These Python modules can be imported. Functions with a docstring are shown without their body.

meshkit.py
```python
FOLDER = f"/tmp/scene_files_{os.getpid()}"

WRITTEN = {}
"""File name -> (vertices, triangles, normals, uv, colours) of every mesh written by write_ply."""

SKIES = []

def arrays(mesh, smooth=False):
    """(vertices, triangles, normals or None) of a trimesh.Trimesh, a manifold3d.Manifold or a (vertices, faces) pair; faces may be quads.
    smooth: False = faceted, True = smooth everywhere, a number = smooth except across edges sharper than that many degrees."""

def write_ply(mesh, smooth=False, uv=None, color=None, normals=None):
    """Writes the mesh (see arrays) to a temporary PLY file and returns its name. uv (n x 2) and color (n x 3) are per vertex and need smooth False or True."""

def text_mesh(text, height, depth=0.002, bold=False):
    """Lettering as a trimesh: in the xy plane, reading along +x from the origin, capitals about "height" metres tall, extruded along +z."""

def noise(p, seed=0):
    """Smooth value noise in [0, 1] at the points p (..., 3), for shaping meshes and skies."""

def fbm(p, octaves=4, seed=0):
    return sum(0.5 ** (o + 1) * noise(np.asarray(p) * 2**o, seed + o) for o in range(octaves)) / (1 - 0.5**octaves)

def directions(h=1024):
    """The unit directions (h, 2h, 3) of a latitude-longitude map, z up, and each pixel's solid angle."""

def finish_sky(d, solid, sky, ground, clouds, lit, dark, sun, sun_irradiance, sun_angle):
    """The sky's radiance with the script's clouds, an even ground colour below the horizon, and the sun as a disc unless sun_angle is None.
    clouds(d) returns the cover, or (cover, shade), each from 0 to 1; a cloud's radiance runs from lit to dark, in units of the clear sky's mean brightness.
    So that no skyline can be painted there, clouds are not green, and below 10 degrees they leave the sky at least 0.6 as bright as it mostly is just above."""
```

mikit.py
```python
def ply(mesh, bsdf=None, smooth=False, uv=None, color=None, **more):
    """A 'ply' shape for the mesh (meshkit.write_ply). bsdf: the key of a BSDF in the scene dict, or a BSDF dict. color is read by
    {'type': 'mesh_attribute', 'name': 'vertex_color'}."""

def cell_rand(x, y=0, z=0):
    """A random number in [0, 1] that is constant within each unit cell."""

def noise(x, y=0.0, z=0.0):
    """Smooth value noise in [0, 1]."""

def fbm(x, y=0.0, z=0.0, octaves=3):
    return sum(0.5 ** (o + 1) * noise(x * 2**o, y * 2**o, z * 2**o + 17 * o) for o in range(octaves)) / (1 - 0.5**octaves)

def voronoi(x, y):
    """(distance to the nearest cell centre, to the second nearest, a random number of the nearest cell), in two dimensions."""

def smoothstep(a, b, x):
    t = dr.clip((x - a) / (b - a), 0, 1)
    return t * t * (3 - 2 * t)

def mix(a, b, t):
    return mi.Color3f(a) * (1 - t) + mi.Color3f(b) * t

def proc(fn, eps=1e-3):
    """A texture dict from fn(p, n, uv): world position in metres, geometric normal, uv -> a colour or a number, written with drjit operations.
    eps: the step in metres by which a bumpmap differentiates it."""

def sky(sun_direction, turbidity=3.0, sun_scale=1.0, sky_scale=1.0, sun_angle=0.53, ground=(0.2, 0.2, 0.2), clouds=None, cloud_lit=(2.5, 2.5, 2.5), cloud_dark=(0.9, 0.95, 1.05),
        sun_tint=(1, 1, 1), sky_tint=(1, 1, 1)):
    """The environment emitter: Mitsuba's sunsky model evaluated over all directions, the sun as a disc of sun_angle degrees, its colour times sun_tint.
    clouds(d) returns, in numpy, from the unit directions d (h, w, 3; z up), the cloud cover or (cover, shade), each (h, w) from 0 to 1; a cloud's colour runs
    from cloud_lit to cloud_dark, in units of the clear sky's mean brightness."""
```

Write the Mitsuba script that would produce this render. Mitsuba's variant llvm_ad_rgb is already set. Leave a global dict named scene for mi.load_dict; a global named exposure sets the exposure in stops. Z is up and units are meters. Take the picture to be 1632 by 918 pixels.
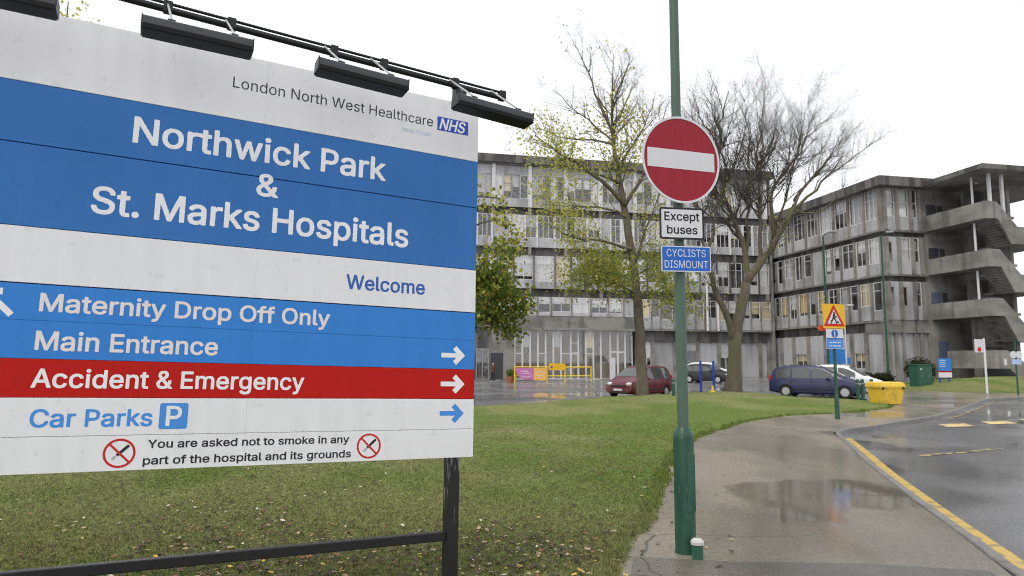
import math, random
import numpy as np
import trimesh
import shapely
from shapely.geometry import Polygon, Point, LineString
import manifold3d as m3
import mitsuba as mi
import drjit as dr
import mikit, meshkit
from mikit import proc, noise, fbm, voronoi, cell_rand, smoothstep, mix, ply

rng = np.random.default_rng(7)
random.seed(7)
scene, labels = {}, {}

# ------------------------------------------------------------------ camera, sky, exposure
EYE = np.array([0, 0, 1.65])
TH, ROLL = math.atan(119 / 1100.0), 0.004
FWD = np.array([0, math.cos(TH), math.sin(TH)])
UP = np.array([-math.sin(ROLL), -math.sin(TH) * math.cos(ROLL), math.cos(TH) * math.cos(ROLL)])
scene['camera'] = {'type': 'thinlens', 'fov': 2 * math.degrees(math.atan(816 / 1100.0)), 'fov_axis': 'x', 'near_clip': 0.05, 'far_clip': 2000.0,
                   'aperture_radius': 0.0028, 'focus_distance': 5.6,
                   'to_world': mi.ScalarTransform4f().look_at(origin=EYE.tolist(), target=(EYE + FWD).tolist(), up=UP.tolist())}
scene['sky'] = mikit.sky([-0.35, -0.45, 0.8], turbidity=4, sun_scale=0.3, sun_angle=30, clouds=lambda d: 1.0, cloud_lit=(2.45, 2.5, 2.6), sun_tint=(0.88, 0.97, 1.1), ground=(0.12, 0.12, 0.1))
exposure = 2.15

# ------------------------------------------------------------------ materials
def rgb(c): return {'type': 'rgb', 'value': list(c)}
def mat(key, color, rough=0.6, spec=0.4, two=True, **more):
    b = {'type': 'principled', 'base_color': color if isinstance(color, dict) else rgb(color), 'roughness': rough, 'specular': spec, **more}
    scene[key] = {'type': 'twosided', 'b': b} if two else b
    return key
def pcol(fn): return proc(fn)

def f_concrete(p, n, uv):
    streak = fbm(p.x * 2.3, p.y * 2.3, p.z * 0.22, 3)
    blot = fbm(p.x * 0.5, p.y * 0.5, p.z * 0.9 + 5, 3)
    c = mix((0.27, 0.258, 0.24), (0.17, 0.161, 0.15), smoothstep(0.36, 0.68, streak * 0.3 + blot * 0.7))
    c = mix(c, (0.09, 0.085, 0.08), 0.45 * smoothstep(0.6, 0.76, streak))
    return c * (0.88 + 0.24 * fbm(p.x * 7, p.y * 7, p.z * 7, 2))
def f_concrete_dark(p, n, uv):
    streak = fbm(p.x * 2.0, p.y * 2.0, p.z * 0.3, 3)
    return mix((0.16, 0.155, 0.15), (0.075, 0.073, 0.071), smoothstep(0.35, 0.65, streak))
def f_fascia(p, n, uv):
    streak = fbm(p.x * 1.7, p.y * 1.7, p.z * 0.35, 3)
    return mix((0.16, 0.15, 0.138), (0.07, 0.066, 0.062), smoothstep(0.35, 0.65, streak))
def f_panel(p, n, uv):
    streak = fbm(p.x * 3.1, p.y * 3.1, p.z * 0.3, 3)
    tone = fbm(p.x * 0.35, p.y * 0.35, p.z * 0.3 + 9, 2)
    c = mix((0.45, 0.455, 0.47), (0.27, 0.27, 0.272), smoothstep(0.36, 0.74, streak * 0.4 + tone * 0.6))
    return c
mat('m_concrete', pcol(f_concrete), 0.85, 0.25)
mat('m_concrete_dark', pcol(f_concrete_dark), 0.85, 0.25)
mat('m_fascia', pcol(f_fascia), 0.8, 0.3)
mat('m_panel', pcol(f_panel), 0.55, 0.4)
mat('m_frame_white', (0.62, 0.62, 0.62), 0.45)
mat('m_frame_grey', (0.3, 0.3, 0.3), 0.5)
mat('m_interior', (0.17, 0.16, 0.145), 0.9, 0.1)
mat('m_interior_beige', (0.42, 0.36, 0.25), 0.9, 0.1)
mat('m_blind_white', (0.66, 0.66, 0.66), 0.9, 0.1)
mat('m_blind_grey', (0.42, 0.42, 0.43), 0.9, 0.1)
mat('m_blind_cream', (0.6, 0.52, 0.32), 0.9, 0.1)
mat('m_blind_lit_yellow', (0.6, 0.46, 0.2), 0.9, 0.1)  # yellow carries the warm glow of lit rooms as blind colour
mat('m_door_dark', (0.045, 0.05, 0.06), 0.4)
mat('m_door_blue', (0.10, 0.13, 0.2), 0.4)
scene['m_glass'] = {'type': 'thindielectric', 'int_ior': 1.52}
scene['m_glass_old'] = {'type': 'thindielectric', 'int_ior': 1.75}

def f_black_worn(p, n, uv):
    w = fbm(p.x * 38, p.y * 38, p.z * 4, 4)
    band = smoothstep(0.6, 0.74, w) * smoothstep(0.4, 0.6, noise(p.x * 2, p.y * 2, p.z * 3.5))
    return mix((0.009, 0.009, 0.009), (0.24, 0.24, 0.24), band)
mat('m_black_worn', pcol(f_black_worn), 0.45)
mat('m_black', (0.007, 0.007, 0.008), 0.45)
mat('m_lamp_body', (0.04, 0.041, 0.048), 0.45)
mat('m_lamp_under_shade', (0.004, 0.004, 0.004), 0.5, 0.2)  # lamp underside: its shade is put into the near-black colour
mat('m_lamp_arm', (0.42, 0.42, 0.43), 0.35, metallic=0.6)
mat('m_lens', (0.02, 0.02, 0.022), 0.12, 0.6)

def grime(base):
    def fn(p, n, uv):
        s = fbm(p.x * 16 + p.y * 9, p.y * 2, p.z * 1.1, 3)
        spots = smoothstep(0.72, 0.82, fbm(p.x * 21 + p.y * 11, 0, p.z * 13 + 3, 3))
        return mi.Color3f(base) * (0.94 + 0.11 * s) * (1 - 0.07 * spots)
    return fn
mat('m_sign_white', pcol(grime((0.72, 0.72, 0.735))), 0.4, 0.25)
mat('m_sign_blue', pcol(grime((0.032, 0.148, 0.42))), 0.4, 0.22)
mat('m_sign_light_blue', pcol(grime((0.034, 0.2, 0.58))), 0.4, 0.22)
mat('m_sign_red', pcol(grime((0.45, 0.009, 0.005))), 0.4, 0.15)
mat('m_ink_white', (0.74, 0.74, 0.75), 0.4)
mat('m_ink_pinkish', (0.7, 0.64, 0.62), 0.4)
mat('m_ink_dark', (0.045, 0.045, 0.055), 0.4)
mat('m_ink_black', (0.012, 0.012, 0.014), 0.4)
mat('m_ink_blue', (0.025, 0.10, 0.36), 0.4)
mat('m_ink_logo', (0.02, 0.07, 0.42), 0.4)
mat('m_ink_light_blue', (0.05, 0.24, 0.64), 0.4)
mat('m_ink_pale_blue', (0.36, 0.48, 0.7), 0.4)
mat('m_ink_red', (0.5, 0.012, 0.01), 0.4)
mat('m_back_grey', (0.3, 0.3, 0.31), 0.4, metallic=0.5)

def f_green_pole(p, n, uv):
    w = fbm(p.x * 11, p.y * 11, p.z * 2.5, 3)
    c = mix((0.014, 0.062, 0.038), (0.026, 0.085, 0.055), smoothstep(0.35, 0.7, w))
    return mix(c, (0.1, 0.13, 0.11), 0.5 * smoothstep(0.7, 0.78, fbm(p.x * 30, p.y * 30, p.z * 9, 3)))
mat('m_green_pole', pcol(f_green_pole), 0.4, 0.45)
mat('m_green_sky_flare', pcol(lambda p, n, uv: mix((0.055, 0.105, 0.075), (0.075, 0.12, 0.095), fbm(p.x * 12, p.y * 12, p.z * 2, 3))), 0.5, 0.45)  # upper column lightened: sky flare put into the green
mat('m_green_paint', (0.02, 0.09, 0.055), 0.4)
mat('m_cap_white', (0.47, 0.47, 0.44), 0.6)
def f_traffic_red(p, n, uv):
    s = noise(p.x * 60 + p.y * 30, 0, p.z * 1.5)
    return mi.Color3f(0.29, 0.018, 0.032) * (0.93 + 0.14 * s)
mat('m_traffic_red', pcol(f_traffic_red), 0.45, 0.2)
mat('m_plate_white', (0.6, 0.6, 0.63), 0.4, 0.3)
mat('m_plate_blue', (0.02, 0.12, 0.48), 0.4, 0.25)
mat('m_yellow', (0.72, 0.42, 0.015), 0.45)
mat('m_orange_red', (0.66, 0.09, 0.03), 0.5)
mat('m_rail_yellow', (0.78, 0.55, 0.03), 0.45)
def f_bin(p, n, uv):
    return mix((0.7, 0.46, 0.04), (0.5, 0.33, 0.05), smoothstep(0.45, 0.75, fbm(p.x * 5, p.y * 5, p.z * 3, 3)))
mat('m_bin_yellow', pcol(f_bin), 0.5)
mat('m_bank_pink', (0.5, 0.16, 0.38), 0.6)
mat('m_bank_orange', (0.75, 0.42, 0.1), 0.6)
mat('m_purple', (0.2, 0.05, 0.3), 0.6)
mat('m_blue_post', (0.02, 0.06, 0.42), 0.45)
mat('m_terracotta', (0.34, 0.12, 0.06), 0.8)

# ground materials (wet)
def cracks(p, k, seed):
    wx, wy = fbm(p.x * 1.3, p.y * 1.3, seed, 3), fbm(p.x * 1.3 + 9, p.y * 1.3, seed, 3)
    a, b, _ = voronoi(p.x * k + wx * 0.22 + seed, p.y * k + wy * 0.22)
    return (1 - smoothstep(0.0, 0.014, b - a)) * smoothstep(0.5, 0.6, noise(p.x * 0.45, p.y * 0.45, seed))
def puddle(p, s):
    return 1 - smoothstep(0.36, 0.41, fbm(p.x * 0.5, p.y * 0.32, s, 4))
def f_tarmac(p, n, uv):
    g = fbm(p.x * 60, p.y * 60, 0, 2)
    big = fbm(p.x * 0.35, p.y * 0.5, 2.0, 3)
    c = mix((0.135, 0.136, 0.14), (0.09, 0.091, 0.094), smoothstep(0.35, 0.65, big))
    return c * (0.6 + 0.8 * g) * (1 - 0.6 * cracks(p, 0.3, 5.0)) * (1 - 0.25 * puddle(p, 1.0))
def r_tarmac(p, n, uv):
    return (0.1 + 0.2 * smoothstep(0.36, 0.6, fbm(p.x * 0.55, p.y * 0.4, 1.0, 4)) + 0.04 * noise(p.x * 40, p.y * 40)) * (1 - 0.75 * puddle(p, 1.0))
def b_tarmac(p, n, uv):
    dry = smoothstep(0.36, 0.6, fbm(p.x * 0.55, p.y * 0.4, 1.0, 4))
    return (0.55 + 0.45 * dry) * fbm(p.x * 30, p.y * 30, 0, 3) * (1 - puddle(p, 1.0))
def f_path(p, n, uv):
    g = 0.6 * fbm(p.x * 45, p.y * 45, 0, 3) + 0.4 * noise(p.x * 110, p.y * 110)
    big = fbm(p.x * 0.7, p.y * 0.35, 4.0, 4)
    c = mix((0.19, 0.165, 0.132), (0.125, 0.11, 0.09), smoothstep(0.35, 0.65, big))
    return c * (0.5 + 1.0 * g) * (1 - 0.65 * cracks(p, 0.42, 3.0)) * (1 - 0.25 * puddle(p, 8.0))
def r_path(p, n, uv):
    return (0.12 + 0.24 * smoothstep(0.36, 0.62, fbm(p.x * 0.8, p.y * 0.4, 8.0, 4))) * (1 - 0.75 * puddle(p, 8.0))
def b_path(p, n, uv):
    dry = smoothstep(0.34, 0.6, fbm(p.x * 0.8, p.y * 0.4, 8.0, 4))
    return (0.5 + 0.5 * dry) * fbm(p.x * 32, p.y * 32, 3, 3) * (1 - puddle(p, 8.0)) - 0.8 * cracks(p, 0.42, 3.0)
def wet(key, col, rough, bump, scale, spec=0.5):
    scene[key] = {'type': 'twosided', 'b': {'type': 'bumpmap', 'arbitrary': proc(bump, 2e-3), 'scale': scale,
                  'b': {'type': 'principled', 'base_color': proc(col), 'roughness': proc(rough), 'specular': spec}}}
    return key
wet('m_tarmac', f_tarmac, r_tarmac, b_tarmac, 0.0016)
wet('m_path', f_path, r_path, b_path, 0.0018)
def f_patch(p, n, uv): return f_path(p, n, uv) * mi.Color3f(0.6, 0.62, 0.66)
wet('m_path_patch', f_patch, r_path, b_path, 0.0018)
def f_kerb(p, n, uv):
    return mix((0.19, 0.182, 0.172), (0.085, 0.081, 0.075), fbm(p.x * 9, p.y * 9, p.z * 9, 4))
mat('m_kerb', pcol(f_kerb), 0.45, 0.5)
def worn_paint(base, under, lo, hi):
    def fn(p, n, uv):
        return mix(base, under, smoothstep(lo, hi, fbm(p.x * 7, p.y * 7, 1.0, 4)))
    return fn
mat('m_line_yellow', pcol(worn_paint((0.43, 0.29, 0.055), (0.2, 0.16, 0.08), 0.5, 0.78)), 0.35, 0.5)
mat('m_line_white', pcol(worn_paint((0.62, 0.62, 0.6), (0.2, 0.2, 0.19), 0.5, 0.7)), 0.35, 0.5)
mat('m_line_faded', pcol(worn_paint((0.4, 0.3, 0.1), (0.07, 0.068, 0.064), 0.34, 0.56)), 0.35, 0.5)
mat('m_hump_mark', pcol(worn_paint((0.6, 0.44, 0.2), (0.3, 0.24, 0.15), 0.4, 0.65)), 0.4, 0.5)
def f_lawn(p, n, uv):
    big = fbm(p.x * 0.45, p.y * 0.3, 0, 4)
    fine = fbm(p.x * 14, p.y * 9, 3, 3)
    c = mix((0.072, 0.104, 0.022), (0.118, 0.13, 0.048), smoothstep(0.35, 0.65, big))
    c = mix(c, (0.1, 0.085, 0.04), 0.3 * smoothstep(0.56, 0.74, fbm(p.x * 1.6, p.y * 1.0, 7, 4)))
    return c * (0.6 + 0.8 * fine)
mat('m_lawn', pcol(f_lawn), 0.9, 0.2)
def f_blade(p, n, uv):
    big = fbm(p.x * 0.45, p.y * 0.3, 0, 4)
    v = cell_rand(p.x * 25, p.y * 25)
    c = mix((0.118, 0.168, 0.032), (0.178, 0.2, 0.07), smoothstep(0.35, 0.65, big))
    c = mix(c, (0.2, 0.17, 0.08), 0.3 * smoothstep(0.56, 0.74, fbm(p.x * 1.6, p.y * 1.0, 7, 4)))
    return c * (0.65 + 0.75 * v)
mat('m_blade', pcol(f_blade), 0.7, 0.25)
for k, c in dict(brown=(0.1, 0.06, 0.035), dark=(0.035, 0.025, 0.02), tan=(0.36, 0.27, 0.17), pale=(0.52, 0.46, 0.4), rust=(0.26, 0.095, 0.04), gold=(0.5, 0.33, 0.06)).items():
    mat('m_litter_' + k, c, 0.6, 0.35)

def f_bark(p, n, uv):
    f = fbm(p.x * 7, p.y * 7, p.z * 2.2, 4)
    moss = smoothstep(0.42, 0.66, fbm(p.x * 1.3, p.y * 1.3, p.z * 0.5, 3))
    return mix(mix((0.075, 0.062, 0.047), (0.185, 0.16, 0.125), f), (0.115, 0.12, 0.055), 0.65 * moss)
scene['m_bark'] = {'type': 'twosided', 'b': {'type': 'bumpmap', 'arbitrary': proc(lambda p, n, uv: fbm(p.x * 9, p.y * 9, p.z * 2.5, 3), 5e-3), 'scale': 0.03,
                   'b': {'type': 'principled', 'base_color': proc(f_bark), 'roughness': 0.85, 'specular': 0.2}}}
mat('m_twig', (0.1, 0.09, 0.08), 0.85, 0.2)
def leafmat(key, a, b):
    scene[key] = {'type': 'principledthin', 'base_color': proc(lambda p, n, uv: mix(a, b, cell_rand(p.x * 3.3, p.y * 3.3, p.z * 3.3))), 'roughness': 0.55, 'diff_trans': 1.0, 'spec_trans': 0.0}
leafmat('m_leaf_yellow', (0.62, 0.56, 0.14), (0.42, 0.45, 0.12))
leafmat('m_leaf_olive', (0.42, 0.4, 0.11), (0.22, 0.28, 0.075))
leafmat('m_leaf_green', (0.1, 0.17, 0.035), (0.26, 0.29, 0.065))
leafmat('m_leaf_gold', (0.55, 0.4, 0.05), (0.4, 0.26, 0.08))
leafmat('m_leaf_shrub', (0.035, 0.05, 0.02), (0.06, 0.07, 0.03))

# cars
def paint(key, c, rough=0.3): mat(key, c, rough, 0.5, clearcoat=0.8, clearcoat_gloss=0.92)
paint('m_paint_red', (0.13, 0.012, 0.022)); paint('m_paint_blue', (0.012, 0.018, 0.075)); paint('m_paint_white', (0.66, 0.67, 0.68)); paint('m_paint_black', (0.008, 0.009, 0.011), 0.45)
mat('m_car_glass', (0.07, 0.078, 0.08), 0.05, 0.95)
mat('m_tyre', (0.018, 0.018, 0.018), 0.85)
mat('m_rim', (0.5, 0.5, 0.51), 0.35, metallic=0.4)
mat('m_trim', (0.02, 0.02, 0.021), 0.55)
mat('m_headlight', (0.72, 0.73, 0.74), 0.1, 0.7)
mat('m_taillight', (0.4, 0.015, 0.015), 0.2)
mat('m_plate_yellow', (0.7, 0.55, 0.08), 0.4)
mat('m_skin', (0.42, 0.26, 0.19), 0.6); mat('m_jacket', (0.13, 0.06, 0.04), 0.9); mat('m_trousers', (0.03, 0.03, 0.04), 0.9); mat('m_hair', (0.02, 0.015, 0.012), 0.8); mat('m_shoe', (0.5, 0.5, 0.5), 0.6)

# ------------------------------------------------------------------ helpers
def numbered(key):
    if key not in scene and key not in labels and not any(k.startswith(key + '__') for k in scene): return key
    i = 1
    while True:
        k = f'{key}_{i:03d}'
        if k not in scene and k not in labels and not any(q.startswith(k + '__') for q in scene): return k
        i += 1
_count = {}
def add(key, mesh, m, smooth=False, **more):
    """one entry of the scene; a key that is taken gets the next number"""
    n = _count.get(key, 0); _count[key] = n + 1
    k = key if n == 0 else f'{key}_{n:03d}'
    scene[k] = ply(mesh, m, smooth=smooth, **more)
    return k
def thing(name, label, cat, group=None):
    n = _count.get(name, 0); _count[name] = n + 1
    k = name if n == 0 else f'{name}_{n:03d}'
    labels[k] = {'label': label, 'category': cat}
    if group: labels[k]['group'] = group
    return k
def structure(name, mesh, m, smooth=False, label=None):
    k = add(name, mesh, m, smooth)
    labels[k] = {'kind': 'structure'}
    if label: labels[k]['label'] = label
    return k

CV = np.array([[x, y, z] for x in (0, 1) for y in (0, 1) for z in (0, 1)], float)
CF = np.array([[0, 1, 3], [0, 3, 2], [4, 6, 7], [4, 7, 5], [0, 4, 5], [0, 5, 1], [2, 3, 7], [2, 7, 6], [0, 2, 6], [0, 6, 4], [1, 5, 7], [1, 7, 3]])
def box(x0, x1, y0, y1, z0, z1):
    v = CV * np.array([x1 - x0, y1 - y0, z1 - z0]) + np.array([x0, y0, z0])
    return trimesh.Trimesh(v, CF.copy(), process=False)
def cat(*ms):
    ms = [m for m in ms if m is not None]
    return ms[0] if len(ms) == 1 else trimesh.util.concatenate(ms)
def cbox(x0, x1, y0, y1, z0, z1, c=0.004):
    """box with chamfered edges"""
    pts = []
    for sx, x in ((1, x0), (-1, x1)):
        for sy, y in ((1, y0), (-1, y1)):
            for sz, z in ((1, z0), (-1, z1)):
                pts += [(x + sx * c, y + sy * c, z), (x + sx * c, y, z + sz * c), (x, y + sy * c, z + sz * c)]
    return trimesh.convex.convex_hull(np.array(pts))
def xf(mesh, M):
    m = mesh.copy(); m.apply_transform(M); return m
def frame(origin, ex, ey, ez):
    M = np.eye(4); M[:3, 0] = ex; M[:3, 1] = ey; M[:3, 2] = ez; M[:3, 3] = origin; return M
def rotz(a, loc=(0, 0, 0)):
    c, s = math.cos(a), math.sin(a)
    return frame(loc, (c, s, 0), (-s, c, 0), (0, 0, 1))
def tube(points, radii, sides=8, caps=True):
    p = np.asarray(points, float); r = np.broadcast_to(np.asarray(radii, float), (len(p),))
    t = np.gradient(p, axis=0); t /= np.linalg.norm(t, axis=1, keepdims=True) + 1e-12
    ref = np.array([1.0, 0, 0]) if abs(t[0][0]) < 0.9 else np.array([0, 1.0, 0])
    a = np.cross(t, ref); a /= np.linalg.norm(a, axis=1, keepdims=True) + 1e-12
    b = np.cross(t, a); ang = np.arange(sides) * 2 * np.pi / sides
    v = p[:, None] + r[:, None, None] * (np.cos(ang)[None, :, None] * a[:, None] + np.sin(ang)[None, :, None] * b[:, None])
    i, j = np.meshgrid(np.arange(len(p) - 1), np.arange(sides), indexing='ij')
    q = np.stack([i * sides + j, (i + 1) * sides + j, (i + 1) * sides + (j + 1) % sides, i * sides + (j + 1) % sides], -1).reshape(-1, 4)
    f = np.vstack([q[:, [0, 2, 1]], q[:, [0, 3, 2]]]); v = v.reshape(-1, 3)
    if caps:
        n = len(v); v = np.vstack([v, p[0], p[-1]]); k = np.arange(sides); e = (len(p) - 1) * sides
        f = np.vstack([f, np.stack([k, (k + 1) % sides, k * 0 + n], 1)[:, [0, 2, 1]], np.stack([e + k, e + (k + 1) % sides, k * 0 + n + 1], 1)])
    return trimesh.Trimesh(v, f, process=False)
def cyl(p0, p1, r0, r1=None, sides=16):
    return tube([p0, p1], [r0, r0 if r1 is None else r1], sides)
def lathe(profile, sides=24):
    return trimesh.creation.revolve(np.array(profile, float), sections=sides)
def poly_extrude(pts, depth):
    """polygon in xy extruded along +z"""
    P = Polygon(pts) if isinstance(pts, (list, tuple, np.ndarray)) else pts
    if hasattr(P, 'geoms'): return cat(*[trimesh.creation.extrude_polygon(g, depth, engine='earcut') for g in P.geoms])
    return trimesh.creation.extrude_polygon(P, depth, engine='earcut')
def slab(pts, z, holes=None):
    """flat sheet from plan points"""
    v, f = trimesh.creation.triangulate_polygon(Polygon(pts, holes), engine='earcut')
    v = np.column_stack([v, np.full(len(v), z)])
    m = trimesh.Trimesh(v, f, process=False)
    if m.face_normals[:, 2].mean() < 0: m.invert()
    return m
def upright(M2):
    """maps flat xy drawings (x right, y up, z towards the viewer) to x right, z up, -y towards the viewer"""
    return M2 @ frame((0, 0, 0), (1, 0, 0), (0, 0, 1), (0, -1, 0))
def text_fit(s, x0, x1, base, cap, depth=0.002, bold=True, slant=0.0):
    m = meshkit.text_mesh(s, cap, depth, bold)
    b = m.bounds
    m.apply_translation([-b[0][0], 0, 0])
    m.apply_scale([(x1 - x0) / (b[1][0] - b[0][0]), 1, 1])
    v = np.array(m.vertices); v[:, 0] += x0 + slant * v[:, 1]; v[:, 1] += base
    return trimesh.Trimesh(v, m.faces, process=False)
def disc(cx, cy, r, depth, sides=48, z=0.0):
    m = trimesh.creation.cylinder(r, depth, sections=sides); m.apply_translation([cx, cy, z + depth / 2]); return m
def ring(cx, cy, r, w, depth, sides=56):
    m = poly_extrude(Point(cx, cy).buffer(r, quad_segs=sides // 4).difference(Point(cx, cy).buffer(r - w, quad_segs=sides // 4)), depth); return m
def rrect(x0, x1, y0, y1, r):
    return shapely.box(x0 + r, y0 + r, x1 - r, y1 - r).buffer(r, quad_segs=5)

# ------------------------------------------------------------------ the ground
def terrain(x, y):
    s = lambda a, b, t: np.clip((t - a) / (b - a), 0, 1) ** 2 * (3 - 2 * np.clip((t - a) / (b - a), 0, 1))
    return -0.12 + 0.35 * s(42, 62, y) * s(4, 14, x)
gx = np.unique(np.concatenate([np.linspace(-600, -40, 12), np.linspace(-40, 60, 51), np.linspace(60, 600, 12)]))
gy = np.unique(np.concatenate([np.linspace(-200, 0, 8), np.linspace(0, 80, 41), np.linspace(80, 900, 16)]))
X, Y = np.meshgrid(gx, gy, indexing='ij')
def grid_mesh(X, Y, Z):
    nx, ny = X.shape
    i, j = np.meshgrid(np.arange(nx - 1), np.arange(ny - 1), indexing='ij')
    q = np.stack([i * ny + j, (i + 1) * ny + j, (i + 1) * ny + j + 1, i * ny + j + 1], -1).reshape(-1, 4)
    return trimesh.Trimesh(np.stack([X, Y, Z], -1).reshape(-1, 3), np.vstack([q[:, [0, 1, 2]], q[:, [0, 2, 3]]]), process=False)
structure('ground', grid_mesh(X, Y, terrain(X, Y)), 'm_tarmac', True, 'dark wet tarmac of the road and car park')

KERB = [(3.05, 1.5), (3.94, 5.63), (4.32, 6.75), (4.84, 8.45), (5.83, 11.46), (7.1, 15.0), (7.75, 16.9), (8.3, 17.75), (9.4, 18.6), (11.36, 20.46), (13.65, 22.6), (17.28, 26.9), (22.78, 33.58), (26.72, 36.2), (34, 38.5), (48, 41)]
EDGE = [(0.2, 1.5), (0.86, 5.3), (1.02, 5.9), (1.2, 6.5), (1.52, 7.21), (1.9, 8.49), (2.24, 9.79), (2.87, 11.96), (3.85, 14.7), (4.75, 16.5), (6.91, 20.04), (8.9, 22.3), (10.8, 23.3), (13.0, 24.9), (14.6, 26.6), (15.6, 28.3)]
FAR = [(16.2, 30.5), (15.9, 32.2), (14.3, 34.2), (13.9, 37.5), (13.6, 40.6), (10.5, 40.2), (8.4, 37.4), (6.2, 35.6), (4.2, 33.6), (0.89, 28.6), (-1.31, 26.4), (-8, 25.5), (-60, 24)]
pave = KERB + [(48, 47), (24.5, 45.2), (17.8, 40), (16.8, 33), (15.4, 30.3), (14, 27.2), (10.5, 24.4), (8, 22.6), (6.0, 20.4), (3.9, 17), (2.2, 12.2), (1.4, 9.5), (0.9, 7.4), (0.3, 6), (-0.6, 1.5)]
structure('pavement', slab(pave, 0.0), 'm_path', label='wide wet brown pavement beside the lawn')
structure('pavement_patch', slab([(0.7, 2.0), (3.0, 2.0), (3.62, 4.9), (3.84, 5.75), (2.9, 5.95), (1.9, 5.98), (1.05, 6.12), (0.8, 5.0)], 0.004), 'm_path_patch', label='darker reinstated strip of asphalt across the pavement')
# kerb stones, each a piece; walks the kerb line
kl = LineString(KERB)
kt = thing('kerb', None, None); labels[kt] = {'kind': 'structure', 'label': 'weathered concrete kerb between pavement and road'}
d = 0.0; i = 0
while d < kl.length - 1.0 and d < 62:
    a, b = np.array(kl.interpolate(d + 0.006).coords[0]), np.array(kl.interpolate(d + 0.909).coords[0])
    e = (b - a); L = np.linalg.norm(e); e /= L; nrm = np.array([e[1], -e[0]])     # towards the road
    up = 0.018 + 0.006 * rng.random()
    m = cbox(0, L, -0.105, 0.0, -0.14, up, 0.012)
    add('kerb__stone', xf(m, frame((a[0] + nrm[0] * 0.065, a[1] + nrm[1] * 0.065, 0), (e[0], e[1], 0), (-nrm[0], -nrm[1], 0) if False else (-e[1], e[0], 0), (0, 0, 1)) @ frame((0, 0.065, 0), (1, 0, 0), (0, 1, 0), (0, 0, 1))), 'm_kerb')
    d += 0.915; i += 1
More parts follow.
